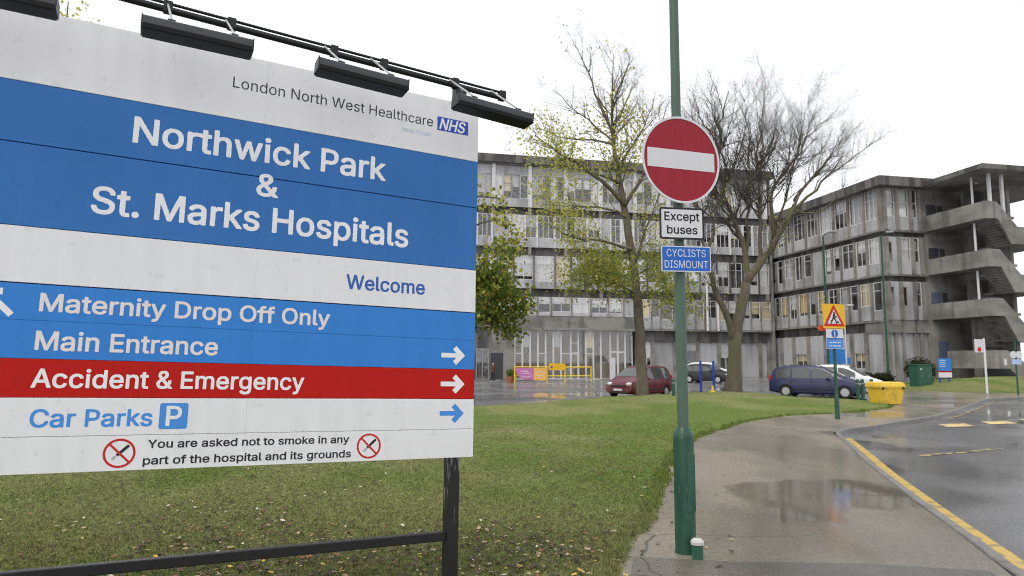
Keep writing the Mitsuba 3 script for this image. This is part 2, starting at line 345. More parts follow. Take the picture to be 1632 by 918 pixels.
# yellow line along the kerb, in the road
def strip(line, off0, off1, z, m, name, label):
    a, b = line.parallel_offset(off0, 'right'), line.parallel_offset(off1, 'right')
    ca, cb = np.array(a.coords), np.array(b.coords)
    n = 60
    A = np.array([a.interpolate(t, True).coords[0] for t in np.linspace(0, 1, n)]); B = np.array([b.interpolate(t, True).coords[0] for t in np.linspace(0, 1, n)])
    v = np.vstack([np.column_stack([A, np.full(n, z)]), np.column_stack([B, np.full(n, z)])])
    k = np.arange(n - 1)
    f = np.vstack([np.stack([k, k + n, k + 1], 1), np.stack([k + 1, k + n, k + n + 1], 1)])
    mm = trimesh.Trimesh(v, f, process=False)
    if mm.face_normals[:, 2].mean() < 0: mm.invert()
    return structure(name, mm, m, label=label)
near_line = LineString(KERB[0:7])
strip(near_line, 0.24, 0.39, -0.114, 'm_line_yellow', 'yellow_line', 'worn yellow line painted along the kerb')
strip(LineString(KERB[10:14]), 0.3, 0.42, -0.114, 'm_line_faded', 'yellow_line', 'faded yellow line along the far kerb of the side road')
for x, y in ((12.95, 20.6), (14.9, 21.6), (16.8, 22.6)):
    structure('road_marking', slab([(x - 0.62, y - 0.75), (x + 0.42, y - 0.42), (x + 0.7, y + 0.5), (x - 0.3, y + 0.2)], -0.114), 'm_hump_mark', label='pale buff rectangle painted on the road hump')
for pts in ([(8.0, 13.6), (10.4, 14.8), (10.3, 14.95), (7.9, 13.75)],):
    structure('road_marking', slab(pts, -0.114), 'm_line_faded', label='almost worn away yellow hatching line on the road')
for k in range(9):
    x = -3.6 + 1.95 * k; y = 58.6 + 0.2 * x * 0.25
    structure('road_marking', slab([(x, y), (x + 1.15, y + 0.05), (x + 1.15, y + 0.45), (x, y + 0.4)], -0.113), 'm_line_white', label='white dash of a broken line in front of the entrance')

LAWN = Polygon(EDGE + FAR + [(-60, 1.5)])
shapely.prepare(LAWN); LB = LAWN.exterior
def lawn_z(x, y):
    pts = shapely.points(x, y)
    sd = shapely.distance(LB, pts) * np.where(shapely.contains(LAWN, pts), 1, -1)
    sd = sd + 0.09 * (meshkit.fbm(np.stack([np.asarray(x) * 2.2, np.asarray(y) * 2.2, np.zeros_like(x)], -1), 3, 3) - 0.5) * 2
    s = lambda a, b, t: np.clip((t - a) / (b - a), 0, 1) ** 2 * (3 - 2 * np.clip((t - a) / (b - a), 0, 1))
    top = 0.045 + 0.13 * s(24, 36, y) * s(0.0, 3.0, sd)
    bump = 0.035 * (meshkit.fbm(np.stack([np.asarray(x) * 0.9, np.asarray(y) * 0.9, np.zeros_like(x)], -1), 3, 5) - 0.5)
    z = np.where(sd > 0, -0.03 + (top + 0.03) * s(0, 0.3, sd) + bump * s(0, 0.6, sd), -0.03 + np.maximum(sd, -0.6) * 0.5)
    return z
lx = np.unique(np.concatenate([np.linspace(-60, -8, 30), np.arange(-8, 17.2, 0.13)]))
ly = [1.2]
while ly[-1] < 42: ly.append(ly[-1] + max(0.1, 0.012 * ly[-1]))
X, Y = np.meshgrid(lx, np.array(ly), indexing='ij')
structure('lawn', grid_mesh(X, Y, lawn_z(X, Y)), 'm_lawn', True, 'mown lawn scattered with dead leaves')
# grass bank on the right, in front of the stair tower
BANK = Polygon([(24.8, 45.8), (26.5, 42.0), (29.0, 40.6), (48, 43.5), (60, 60), (36, 60), (30.5, 57), (27, 52)])
bl = BANK.exterior
bx, by = np.meshgrid(np.linspace(23, 60, 90), np.linspace(38, 60, 60), indexing='ij')
pt = shapely.points(bx, by); sd = shapely.distance(bl, pt) * np.where(shapely.contains(BANK, pt), 1, -1)
bz = np.where(sd > 0, 0.02 + 0.75 * np.clip(sd / 7.5, 0, 1) ** 0.8, 0.02 + 0.4 * np.maximum(sd, -1.2)) + 0.05 * (meshkit.fbm(np.stack([bx, by, bx * 0], -1) * 0.6, 3) - 0.5)
structure('grass_bank', grid_mesh(bx, by, bz), 'm_lawn', True, 'grass bank rising towards the concrete stairs')

# grass blades on the near lawn
N = 330000
yb = 4.6 / (1 - rng.random(N) * (1 - 4.6 / 19.0)); xb = (rng.random(N) * 1.16 - 0.86) * yb * 0.95
ok = shapely.contains(LAWN, shapely.points(xb, yb)); xb, yb = xb[ok], yb[ok]; zb = lawn_z(xb, yb) - 0.004
keep = zb > 0.0; xb, yb, zb = xb[keep], yb[keep], zb[keep]; n = len(xb)
a = rng.random(n) * 2 * np.pi; h = (0.014 + 0.02 * rng.random(n)) ; w = 0.0022 + 0.0016 * rng.random(n) + 0.0003 * yb
lean = (rng.random((n, 2)) - 0.5) * 0.055
base = np.stack([xb, yb, zb], 1); side = np.stack([np.cos(a), np.sin(a), 0 * a], 1) * w[:, None]
v = np.stack([base - side, base + side, base + np.stack([lean[:, 0], lean[:, 1], h], 1)], 1).reshape(-1, 3)
add('grass_blades', trimesh.Trimesh(v, np.arange(3 * n).reshape(-1, 3), process=False), 'm_blade')
# longer tufts along the lawn's edge and round the posts
el = LineString(EDGE[1:]); nt = 1100
ce = np.array([el.interpolate(t).coords[0] for t in el.length * rng.random(nt) ** 2.6]) + np.column_stack([-0.04 - 0.22 * rng.random(nt), 0.06 * rng.normal(0, 1, nt)])
cpost = np.array([(-0.39, 5.13), (-0.31, 5.2), (-2.9, 3.8)])[rng.integers(0, 3, 120)] + rng.normal(0, 0.07, (120, 2))
ce = np.vstack([ce, cpost]); ce = np.repeat(ce, 14, 0) + rng.normal(0, 0.022, (len(ce) * 14, 2))
zt_ = lawn_z(ce[:, 0], ce[:, 1]); ok = zt_ > -0.02; ce, zt_ = ce[ok], zt_[ok]; m_ = len(ce)
a2 = rng.random(m_) * 2 * np.pi; h2 = 0.035 + 0.045 * rng.random(m_); w2 = 0.0022 + 0.00035 * ce[:, 1]
b2 = np.column_stack([ce, zt_ - 0.005]); s2 = np.stack([np.cos(a2), np.sin(a2), 0 * a2], 1) * w2[:, None]
v2 = np.stack([b2 - s2, b2 + s2, b2 + np.column_stack([rng.normal(0, 0.022, (m_, 2)), h2])], 1).reshape(-1, 3)
add('grass_blades__tufts', trimesh.Trimesh(v2, np.arange(3 * m_).reshape(-1, 3), process=False), 'm_blade')
labels['grass_blades__tufts'] = {'kind': 'stuff'}
labels['grass_blades'] = {'label': 'short green grass blades of the near lawn', 'category': 'grass', 'kind': 'stuff'}
# dead leaves lying on the lawn and along the path's edge
def litter(n, key):
    ys = 4.7 / (1 - rng.random(n) * (1 - 4.7 / 27.0)); xs = (rng.random(n) * 1.2 - 0.87) * ys * 0.95
    clump = meshkit.fbm(np.stack([xs * 0.7, ys * 0.5, np.full(n, 3.0)], -1), 3, 9)
    inside = shapely.contains(LAWN, shapely.points(xs, ys))
    keep = (inside & (rng.random(n) < np.clip((clump - 0.42) * 3.0, 0.12, 0.7))) | (~inside & (rng.random(n) < 0.05) & (xs < 2.9 + 0.33 * ys - 1.2))
    xs, ys = xs[keep], ys[keep]; n = len(xs)
    zs = np.maximum(lawn_z(xs, ys), 0.002) + 0.012
    zs = np.where(shapely.contains(LAWN, shapely.points(xs, ys)), zs + 0.012, 0.008)
    r = 0.012 + 0.021 * rng.random(n) ** 2; an = rng.random(n) * 2 * np.pi
    ex = np.stack([np.cos(an), np.sin(an), 0.5 * (rng.random(n) - 0.5)], 1); ey = np.stack([-np.sin(an), np.cos(an), 0.7 * (rng.random(n) - 0.5)], 1)
    c = np.stack([xs, ys, zs], 1)
    prof = [(1.0, 0.0, 0.2), (0.45, 0.62, 0.0), (-0.3, 0.5, 0.25), (-1.0, 0.05, 0.1), (-0.35, -0.55, 0.3), (0.4, -0.6, 0.05)]
    vs = [c + np.array([0, 0, 0.0])] + [c + r[:, None] * (px * ex + py * ey + np.array([0, 0, pz])) for px, py, pz in prof]
    v = np.stack(vs, 1).reshape(-1, 3); k = np.arange(n)[:, None] * 7
    f = np.vstack([np.hstack([k, k + 1 + i, k + 1 + (i + 1) % 6]) for i in range(6)])
    return trimesh.Trimesh(v, f, process=False)
for q, (mk, cnt) in enumerate((('brown', 6500), ('dark', 7000), ('tan', 2000), ('pale', 520), ('rust', 900), ('gold', 300))):
    k = add('fallen_leaves__litter', litter(cnt, mk), 'm_litter_' + mk)
labels['fallen_leaves'] = {'label': 'dead brown and yellow leaves scattered over the near lawn', 'category': 'leaves', 'kind': 'stuff'}

# ------------------------------------------------------------------ buildings
VX = np.array([0.9796, 0.2011, 0]); UX = np.array([0.2011, -0.9796, 0]); ZX = np.array([0, 0, 1.0])
class Facade:
    """local frame of one facade: s along it, o outwards, z up"""
    def __init__(self, root, P, d, out):
        self.root, self.M = root, frame((P[0], P[1], 0), d, out, ZX)
        self.flip = np.linalg.det(self.M[:3, :3]) < 0
    def place(self, m):
        m = xf(m, self.M)
        return m
    def add(self, part, m, mt, smooth=False): return add(f'{self.root}__{part}', self.place(m), mt, smooth)
    def box(self, part, s0, s1, o0, o1, z0, z1, mt): return self.add(part, box(s0, s1, o0, o1, z0, z1), mt)
    def window(self, s0, s1, z0, z1, o=-0.06, cols=1, transom=None, fm='m_frame_white', blind=None, low=0.0, part='window', bar=0.055):
        bars = [box(s0, s1, o - 0.04, o + 0.04, z0, z0 + bar), box(s0, s1, o - 0.04, o + 0.04, z1 - bar, z1),
                box(s0, s0 + bar, o - 0.04, o + 0.04, z0 + bar, z1 - bar), box(s1 - bar, s1, o - 0.04, o + 0.04, z0 + bar, z1 - bar)]
        for c in range(1, cols):
            x = s0 + (s1 - s0) * c / cols
            bars.append(box(x - bar / 2, x + bar / 2, o - 0.035, o + 0.035, z0 + bar, z1 - bar))
        if transom: bars.append(box(s0 + bar, s1 - bar, o - 0.03, o + 0.03, z0 + (z1 - z0) * transom - bar / 2, z0 + (z1 - z0) * transom + bar / 2))
        w = self.add(part, cat(*bars), fm)
        self.root_w = w
        v = np.array([[s0 + bar * .6, o, z0 + bar * .6], [s1 - bar * .6, o, z0 + bar * .6], [s1 - bar * .6, o, z1 - bar * .6], [s0 + bar * .6, o, z1 - bar * .6]])
        add(w + '__pane', self.place(trimesh.Trimesh(v, [[0, 1, 2], [0, 2, 3]], process=False)), 'm_glass_old')
        if blind:
            zb = z0 + (z1 - z0) * low
            add(w + '__blind', self.place(box(s0 + 0.07, s1 - 0.07, o - 0.16, o - 0.12, zb, z1 - 0.05)), blind)
    def wallgrid(self): pass

def blinds(r, p_white=0.45):
    t = r.random()
    if t < p_white: return 'm_blind_white', r.choice([0, 0, 0.15, 0.4, 0.55])
    if t < p_white + 0.15: return 'm_blind_grey', r.choice([0, 0.2, 0.5])
    if t < p_white + 0.22: return 'm_blind_cream', r.choice([0, 0.3])
    return None, 0

def cuts(r, a, b, lo, hi):
    out = [a]
    while out[-1] < b - hi: out.append(out[-1] + r.uniform(lo, hi))
    out.append(b); return out

def storey(F, r, s0, s1, z0, z1, spandrel, lo, hi, fin=0.22, fin_o=0.22, fin_m='m_concrete', p_white=0.45, solid=0.12, cols=(1, 2), trans=0.7, panel_m='m_panel', yellow=0.0):
    """one storey's infill: fins, spandrel panels, windows"""
    cs = cuts(r, s0, s1, lo, hi)
    for i, c in enumerate(cs):
        F.box('fin', c - fin / 2, c + fin / 2, -0.25, fin_o, z0, z1, fin_m)
    for a, b in zip(cs[:-1], cs[1:]):
        a, b = a + fin / 2 + 0.003, b - fin / 2 - 0.003
        if b - a < 0.25: continue
        if r.random() < solid:
            F.box('panel', a, b, -0.16, 0.0, z0 + 0.02, z1 - 0.02, panel_m); continue
        h = spandrel * r.choice([1, 1, 1, 1.25, 0.8])
        F.box('panel', a, b, -0.16, 0.0, z0 + 0.02, z0 + h, panel_m)
        bl, low = blinds(r, p_white)
        if r.random() < yellow: bl, low = 'm_blind_lit_yellow', 0.15
        n = cols[-1] if (b - a) > 1.3 else cols[0]
        F.window(a, b, z0 + h + 0.005, z1 - 0.02, cols=n, transom=trans if r.random() < 0.7 else None, blind=bl, low=low)

# ---- left wing (five storeys), behind the trees
r = random.Random(11)
lw = thing('hospital_building', 'long five storey concrete hospital block with glazed entrance behind the autumn trees', 'building')
F = Facade(lw, (-3.1, 67.0), VX, UX)
S0, S1 = -26.0, 31.4
F.box('wall', S0, S1, -14, -3.0, 0, 22.1, 'm_interior')
F.box('end_wall', S1 + 0.003, S1 + 0.25, -14, 0.1, -0.2, 21.4, 'm_concrete')
F.box('roof_fascia', S0 - 0.4, S1 + 0.45, -14.2, 0.55, 21.5, 22.3, 'm_fascia')
F.box('roof_soffit', S0, S1, -3.0, 0.3, 21.38, 21.497, 'm_concrete')
for z0, z1 in ((16.4, 17.1), (12.3, 13.1), (8.2, 8.95)):
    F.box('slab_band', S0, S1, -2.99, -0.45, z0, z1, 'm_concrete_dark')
    for s in np.arange(S0 + 1.2, S1, 3.72): F.box('slab_corbel', s - 0.13, s + 0.13, -0.447, 0.1, z0 + 0.003, z1 - 0.003, 'm_concrete')
F.box('beam', S0, 16.25, -2.99, 0.05, 5.12, 6.25, 'm_concrete')
# top storey: tall with white columns, glazing in strips
cols = list(np.arange(S0 + 1.2, S1, 3.72))
for s in cols: F.box('column', s - 0.17, s + 0.17, -0.3, 0.2, 17.1, 21.38, 'm_frame_white')
for a, b in zip(cols[:-1], cols[1:]):
    a, b = a + 0.175, b - 0.175; n = r.choice([4, 5]); w = (b - a) / n
    for k in range(n):
        x0, x1 = a + k * w + 0.003, a + (k + 1) * w - 0.003
        F.box('panel', x0, x1, -0.16, -0.02, 20.45, 21.36, 'm_panel')
        F.box('panel', x0, x1, -0.16, -0.02, 17.15, 18.0, 'm_panel')
        bl, low = blinds(r, 0.3)
        F.window(x0, x1, 18.005, 20.445, cols=1, transom=0.62 if k % 2 else None, blind=bl, low=low, fm='m_frame_grey' if k % 3 else 'm_frame_white')
storey(F, r, S0 + 0.2, S1 - 0.1, 13.1, 16.38, 0.95, 1.0, 1.9, fin=0.12, fin_o=0.12, p_white=0.3, solid=0.03, cols=(2, 3), fin_m='m_frame_white')
storey(F, r, S0 + 0.2, S1 - 0.1, 8.97, 12.28, 0.7, 1.1, 2.3, fin=0.15, fin_o=0.14, fin_m='m_concrete_dark', p_white=0.7, solid=0.05, cols=(1, 2))
storey(F, r, S0 + 0.2, 16.2, 6.27, 8.18, 0.35, 1.3, 2.2, fin=0.16, fin_o=0.1, p_white=0.85, solid=0.1)
storey(F, r, 16.4, S1 - 0.1, 5.12, 8.18, 1.2, 0.9, 1.6, fin=0.12, fin_o=0.12, p_white=0.3, solid=0.1, cols=(1, 2))
F.box('slab_edge', 16.26, S1, -2.99, 0.0, 4.95, 5.115, 'm_concrete')
for s in (23.8, 25.0): F.add('rainwater_pipe', cyl((s, 0.36, 5.0), (s, 0.36, 10.9), 0.13, sides=12), 'm_frame_white', 40)
# ground floor: entrance glazing between s 3.4 and 16.1
F.box('lobby_wall', 3.0, 16.4, -2.995, -2.9, 0, 5.1, 'm_interior_beige')
F.box('plinth', S0, S1, -3.0, -0.02, -0.2, 0.02, 'm_concrete')
x = 3.45; k = 0
while x < 15.6:
    x1 = x + (0.78 if k not in (6, 11) else 1.0)
    if k == 7:      # door leaf
        F.window(x, x1, 0.03, 2.6, o=-0.05, transom=0.45, part='entrance_door', bar=0.09)
        F.window(x, x1, 2.61, 5.1, o=-0.05, transom=0.4, part='window', bar=0.07)
    elif k in (12, 13):
        F.window(x, x1, 0.03, 2.75, o=-0.05, part='entrance_door', bar=0.09)
        F.window(x, x1, 2.76, 5.1, o=-0.05, part='window', bar=0.07)
    else:
        F.window(x, x1, 0.03, 5.1, o=-0.05, transom=0.5 if k % 3 == 0 else None, blind='m_blind_grey' if k in (1, 5) else ('m_blind_cream' if k in (9,) else None), low=0.62, part='window', bar=0.075)
    x = x1 + 0.004; k += 1
F.box('canopy_edge', 3.2, 16.3, 0.0, 0.4, 4.86, 5.1, 'm_concrete')
# left of the entrance: dark recessed doors under the maple
F.box('wall_panel', S0, 0.9, -0.4, -0.15, 0.02, 5.1, 'm_concrete_dark')
F.window(-0.35, 0.9 - 0.003, 0.03, 3.0, o=0.0, cols=2, part='entrance_door', fm='m_frame_grey', bar=0.08)
F.box('wall_panel', 0.9, 3.4, -0.5, -0.1, 0.02, 5.1, 'm_concrete')
F.box('dark_doorway', 1.1, 2.3, -0.098, -0.05, 0.02, 2.6, 'm_door_dark')
# right of the entrance: pale panels under a dark overhang
F.box('overhang_band', 16.3, S1, -2.0, -0.5, 3.85, 4.945, 'm_concrete_dark')
cs = cuts(r, 16.35, S1 - 0.2, 1.6, 2.6)
for c in cs: F.box('fin', c - 0.14, c + 0.14, -0.9, -0.45, 0.02, 3.85, 'm_concrete')
for i, (a, b) in enumerate(zip(cs[:-1], cs[1:])):
    a, b = a + 0.145, b - 0.145
    if i in (2,):
        F.box('panel', a, b, -0.85, -0.7, 0.02, 1.5, 'm_panel'); F.window(a, b, 1.505, 3.0, o=-0.72, cols=1, fm='m_frame_grey'); F.box('panel', a, b, -0.85, -0.7, 3.005, 3.84, 'm_panel')
    elif i in (0, 4):
        F.box('panel', a, b, -0.85, -0.7, 0.02, 0.9, 'm_panel'); F.window(a, b, 0.905, 3.84, o=-0.72, cols=3, transom=0.7, blind='m_blind_white', low=0.45)
    else:
        F.box('panel', a, b, -0.85, -0.7, 0.02, 3.84, 'm_panel')

# ---- right wing (four storeys) coming towards the viewer
rw = thing('hospital_building', 'four storey grey concrete hospital wing with stained roof fascia beside the outside stairs', 'building')
A = np.array([31.5, 58.0])
F = Facade(rw, A, -UX, -VX)
LEN = 40.0
F.box('wall', 3.0, LEN, -3.4, -2.6, 0, 17, 'm_interior')
for z0, z1, t in ((16.75, 17.6, 'roof_fascia'),):
    F.box(t, -0.9, LEN, -6.0, 0.7, z0, z1 - 0.05, 'm_fascia')
r = random.Random(5)
for z0, z1 in ((12.5, 13.1), (8.65, 9.28)):
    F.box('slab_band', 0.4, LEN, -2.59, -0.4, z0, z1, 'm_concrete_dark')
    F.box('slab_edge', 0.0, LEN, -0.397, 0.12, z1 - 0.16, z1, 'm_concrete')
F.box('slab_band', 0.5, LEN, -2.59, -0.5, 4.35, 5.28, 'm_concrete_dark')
F.box('slab_edge', 0.0, LEN, -0.497, 0.1, 5.2, 5.38, 'm_concrete')
VIS = 21.0
storey(F, r, 0.12, VIS, 13.1, 16.75, 1.0, 1.15, 2.3, fin=0.2, fin_o=0.16, p_white=0.35, solid=0.1, cols=(2, 3), trans=0.66)
storey(F, r, 0.12, VIS, 9.28, 12.5, 0.95, 1.1, 1.9, fin=0.2, fin_o=0.16, p_white=0.35, solid=0.06, yellow=0.08, trans=0.7)
storey(F, r, 0.12, VIS, 5.38, 8.65, 1.0, 1.1, 1.8, fin=0.2, fin_o=0.16, p_white=0.2, solid=0.06, yellow=0.15, trans=0.7)
cs = cuts(r, 0.3, VIS, 1.7, 2.8)
for c in cs: F.box('fin', c - 0.15, c + 0.15, -0.5, 0.12, 0.0, 4.349, 'm_concrete')
for i, (a, b) in enumerate(zip(cs[:-1], cs[1:])):
    a, b = a + 0.175, b - 0.175
    if i % 4 == 1:
        F.box('panel', a, b, -0.3, -0.1, 0.0, 1.2, 'm_panel'); F.window(a, b, 1.205, 2.6, o=-0.2, cols=2, fm='m_frame_white', blind='m_blind_cream', low=0.5); F.box('panel', a, b, -0.3, -0.1, 2.605, 4.345, 'm_panel')
    else: F.box('panel', a, b, -0.3, -0.1, 0.0, 4.345, 'm_panel')
F.box('low_wall', 3.5, VIS, 0.8, 1.1, 0.0, 0.75, 'm_concrete')
# end facade of the wing
F = Facade(rw, A, VX, UX)
EW = 4.3
F.box('end_core', 0.9, EW + 9, -18.0, -2.6, 0, 16.75, 'm_interior')
for z0, z1 in ((12.5, 13.1), (8.65, 9.28)):
    F.box('slab_band', 0.4, EW + 0.3, -2.59, -0.35, z0, z1, 'm_concrete_dark')
    F.box('slab_edge', 0.12, EW, -0.347, 0.12, z1 - 0.16, z1, 'm_concrete')
F.box('slab_band', 0.0, EW + 0.3, -2.59, -0.05, 4.3, 5.38, 'm_concrete')
F.box('roof_fascia', -0.698, EW - 0.6, 0.2, 0.9, 16.752, 17.548, 'm_fascia')
for z0, z1, sp in ((13.1, 16.75, 1.15), (9.28, 12.5, 1.05), (5.38, 8.65, 1.15)):
    for c in (0.35, 1.55, 2.9, 3.75): F.box('fin', c - 0.13, c + 0.13, -0.3, 0.2, z0, z1, 'm_concrete')
    for j, (a, b) in enumerate(((0.483, 1.417), (1.683, 2.767), (3.033, 3.617))):
        if (j == 0 and z0 < 12) or (j == 1 and z0 == 5.38):
            F.box('panel', a, b, -0.16, 0.0, z0 + 0.01, z0 + sp, 'm_panel')
            m = a + (b - a) * 0.5
            F.window(a, m, z0 + sp + 0.005, z1 - 0.45, cols=1, fm='m_frame_grey'); F.box('panel', m + 0.004, b, -0.16, 0.0, z0 + sp + 0.005, z1 - 0.45, 'm_panel'); F.box('panel', a, b, -0.16, 0.0, z1 - 0.445, z1, 'm_panel')
        else:
            F.box('panel', a, b, -0.16, 0.0, z0 + 0.01, z0 + sp, 'm_panel')
            F.window(a, b, z0 + sp + 0.005, z1 - 0.01, cols=1, transom=0.5, blind='m_blind_white' if j != 2 else None, low=0.0)
    F.box('wall', 3.883, EW, -0.3, 0.0, z0, z1, 'm_concrete')
cs = [0.1, 1.0, 1.75, 2.9, 3.5, 4.3]
for c in cs: F.box('fin', c - 0.1, c + 0.1, -0.6, -0.1, 0.0, 4.3, 'm_concrete')
for i, (a, b) in enumerate(zip(cs[:-1], cs[1:])): F.box('panel', a + 0.105, b - 0.105, -0.5, -0.3, 0.0, 4.29, 'm_panel')

# ---- outside stair tower at the end of the wing
tw = thing('stair_tower', 'raw concrete outside staircase tower with solid parapets and flat overhanging roof at the right edge', 'staircase')
B = A + EW * VX[:2]
F = Facade(tw, B, VX, UX)          # s to the right, o towards the viewer
AO = 6.0
# canopy
F.add('roof', cat(box(-0.55, 12, -4.0, AO + 0.6, 16.75, 17.1)), 'm_concrete')
F.box('roof_edge', -0.6, 12.05, AO + 0.602, AO + 0.7, 16.8, 17.2, 'm_fascia')
F.box('roof_edge', -0.66, -0.552, -4.0, AO + 0.7, 16.8, 17.2, 'm_fascia')
# back wall with doors on each landing
F.box('back_wall', 0.0, 4.2, -0.3, 0.0, 0, 16.75, 'm_concrete')
F.box('side_wall', 3.9, 4.2, 0.003, 4.4, 0, 16.2, 'm_concrete')
def parapet(pts, o0, o1):
    m = poly_extrude(pts, o1 - o0)
    return xf(m, frame((0, o0, 0), (1, 0, 0), (0, 0, 1), (0, 1, 0)))
for zl in (13.1, 9.3, 5.45):
    F.box('landing', 0.15, 2.9, 0.003, AO - 0.16, zl, zl + 0.2, 'm_concrete')
    F.box('side_parapet', 0.0, 0.147, 0.003, AO - 0.165, zl - 0.05, zl + 1.3, 'm_concrete')
    zb, zt = zl - 0.05, zl + 1.32
    P = [(0.0, zt), (1.15, zt), (3.0, zt - 1.95), (7.0, zt - 1.95), (7.0, zt - 3.35), (2.35, zt - 3.35), (1.2, zb), (0.0, zb)]
    F.add('stair_parapet', parapet(P, AO - 0.16, AO), 'm_concrete')
    # the flight and its half landing
    steps = []
    for k in range(10):
        s = 1.2 + k * 0.2; z = zl + 0.2 - (k + 1) * 0.19
        steps.append(box(s, s + 0.21, AO - 2.0, AO - 0.165, z - 0.25, z))
    F.add('flight', cat(*steps), 'm_concrete')
    F.box('half_landing', 3.21, 7.0, 0.8, AO - 0.165, zl - 1.95, zl - 1.75, 'm_concrete')
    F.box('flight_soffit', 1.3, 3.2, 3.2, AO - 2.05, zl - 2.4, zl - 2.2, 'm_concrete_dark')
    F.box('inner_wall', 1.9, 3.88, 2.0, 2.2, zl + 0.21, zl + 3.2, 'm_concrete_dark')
    F.box('door', 0.25, 1.2, 0.003, 0.05, zl + 0.2, zl + 2.35, 'm_door_dark' if zl > 6 else 'm_door_blue')
    F.add('column', cyl((0.6, AO - 1.6, zl + 0.2), (0.6, AO - 1.6, zl + 3.64), 0.09, sides=12), 'm_frame_white', 40)
    F.box('wall_light', 1.6, 1.78, AO - 2.3, AO - 2.12, zl + 3.3, zl + 3.44, 'm_cap_white')
    F.box('window', 1.35, 1.85, 0.003, 0.04, zl + 0.9, zl + 2.3, 'm_car_glass')
for s in (1.0, 2.2): F.box('roof_post', s - 0.1, s + 0.1, AO - 0.5, AO - 0.3, 13.3, 16.75, 'm_frame_white')
# base: ground flight and its wall
P = [(0.0, 2.75), (1.2, 2.75), (4.2, 0.9), (4.2, -0.1), (3.0, -0.1), (1.3, 1.35), (0.0, 1.35)]
F.add('stair_parapet', parapet(P, AO - 0.16, AO), 'm_concrete')
F.box('base_wall', 0.0, 3.9, -0.002, 0.2, 0.0, 5.4, 'm_concrete')
F.box('side_parapet', 0.0, 0.147, 1.6, AO - 0.165, 1.35, 2.75, 'm_concrete')
F.box('under_stair_wall', 0.6, 3.6, AO - 1.6, AO - 1.3, 0.0, 1.34, 'm_door_dark')  # dark box standing in for the shadow below the landing
F.box('door', 0.5, 1.5, 0.203, 0.25, 1.4, 3.6, 'm_door_blue')
F.box('pier', 1.5, 3.6, 2.6, 3.0, 0.0, 5.4, 'm_concrete')
F.add('notice', xf(box(2.0, 2.25, 0, 0.02, 1.5, 2.0), frame((-1.2, AO, 0.1), (1, 0, 0), (0, 1, 0), (0, 0, 1))), 'm_plate_white')
# dark block behind the tower
bb = thing('service_block', 'small dark capped concrete service block half hidden behind the stair tower', 'building')
F = Facade(bb, B, VX, UX)
F.box('wall', 4.6, 7.0, -6, -1.5, 0, 15.6, 'm_panel'); F.box('roof', 4.3, 7.6, -6.3, -0.9, 15.6, 16.4, 'm_fascia')

# ------------------------------------------------------------------ the hospital sign
EXB = np.array([0.88354, 0.46776, -0.02359]); EYB = np.array([-0.46834, 0.88282, -0.03582]); EZB = np.array([0.00407, 0.04269, 0.99908])
BM = frame((-0.2611, 5.1, 3.591), EXB, EYB, EZB)
BT = upright(BM)                       # drawings on the board's face: x right, y up, z out of the board
sg = thing('hospital_sign', 'huge hospital sign board of blue, white and red panels on black posts', 'sign')
LEFT = -3.14
rows = [(0.0, -0.435, 'm_sign_white'), (-0.439, -0.791, 'm_sign_blue'), (-0.797, -1.264, 'm_sign_blue'), (-1.268, -1.579, 'm_sign_white'), (-1.586, -1.784, 'm_sign_light_blue'),
        (-1.7855, -1.993, 'm_sign_light_blue'), (-1.995, -2.202, 'm_sign_red'), (-2.204, -2.411, 'm_sign_white'), (-2.4135, -2.607, 'm_sign_white')]
for t1, t0, mt in rows:
    for a, b in ((LEFT, -1.5304), (-1.5298, 0.0)):
        add(sg + '__panel', xf(cbox(a, b, 0.0, 0.02, t0, t1, 0.0008), BM), mt)
add(sg + '__backing', xf(box(LEFT + 0.01, -0.006, 0.0205, 0.032, -2.6, -0.006), BM), 'm_black')
def word(s, x0, x1, base, cap, m, bold=True):
    """a line of lettering, one part per word"""
    pieces = sorted(text_fit(s, x0, x1, base, cap, 0.0015, bold).split(only_watertight=False), key=lambda q: q.bounds[0][0])
    groups, end = [[pieces[0]]], pieces[0].bounds[1][0]
    for q in pieces[1:]:
        if q.bounds[0][0] - end > 0.17 * cap: groups.append([q])
        else: groups[-1].append(q)
        end = max(end, q.bounds[1][0])
    for g in groups: add(sg + '__lettering', xf(cat(*g), BT), m)
word('London North West Healthcare', -1.742, -0.367, -0.226, 0.072, 'm_ink_dark', False)
word('NHS Trust', -0.6, -0.385, -0.306, 0.03, 'm_ink_pale_blue', False)
add(sg + '__logo', xf(poly_extrude(shapely.box(-0.333, -0.244, -0.085, -0.139), 0.0015), BT), 'm_ink_logo')
add(sg + '__logo__lettering', xf(text_fit('NHS', -0.318, -0.118, -0.233, 0.083, 0.0026, True, 0.22), BT), 'm_ink_white')
word('Northwick Park', -2.273, -0.711, -0.691, 0.156, 'm_ink_white')
word('&', -1.559, -1.423, -0.916, 0.142, 'm_ink_white')
word('St. Marks Hospitals', -2.45, -0.53, -1.147, 0.156, 'm_ink_white')
word('Welcome', -0.954, -0.395, -1.475, 0.094, 'm_ink_blue')
word('Maternity Drop Off Only', -2.643, -1.052, -1.731, 0.097, 'm_ink_pinkish')
word('Main Entrance', -2.644, -1.718, -1.944, 0.1, 'm_ink_pinkish')
word('Accident & Emergency', -2.643, -1.196, -2.147, 0.098, 'm_ink_white')
word('Car Parks', -2.63, -2.041, -2.36, 0.092, 'm_ink_light_blue')
add(sg + '__logo', xf(poly_extrude(rrect(-2.007, -1.857, -2.381, -2.232, 0.012), 0.0015), BT), 'm_ink_light_blue')
add(sg + '__logo_001__lettering', xf(text_fit('P', -1.972, -1.888, -2.361, 0.11, 0.0026, True), BT), 'm_sign_white')
word('You are asked not to smoke in any', -2.054, -0.89, -2.486, 0.045, 'm_ink_black')
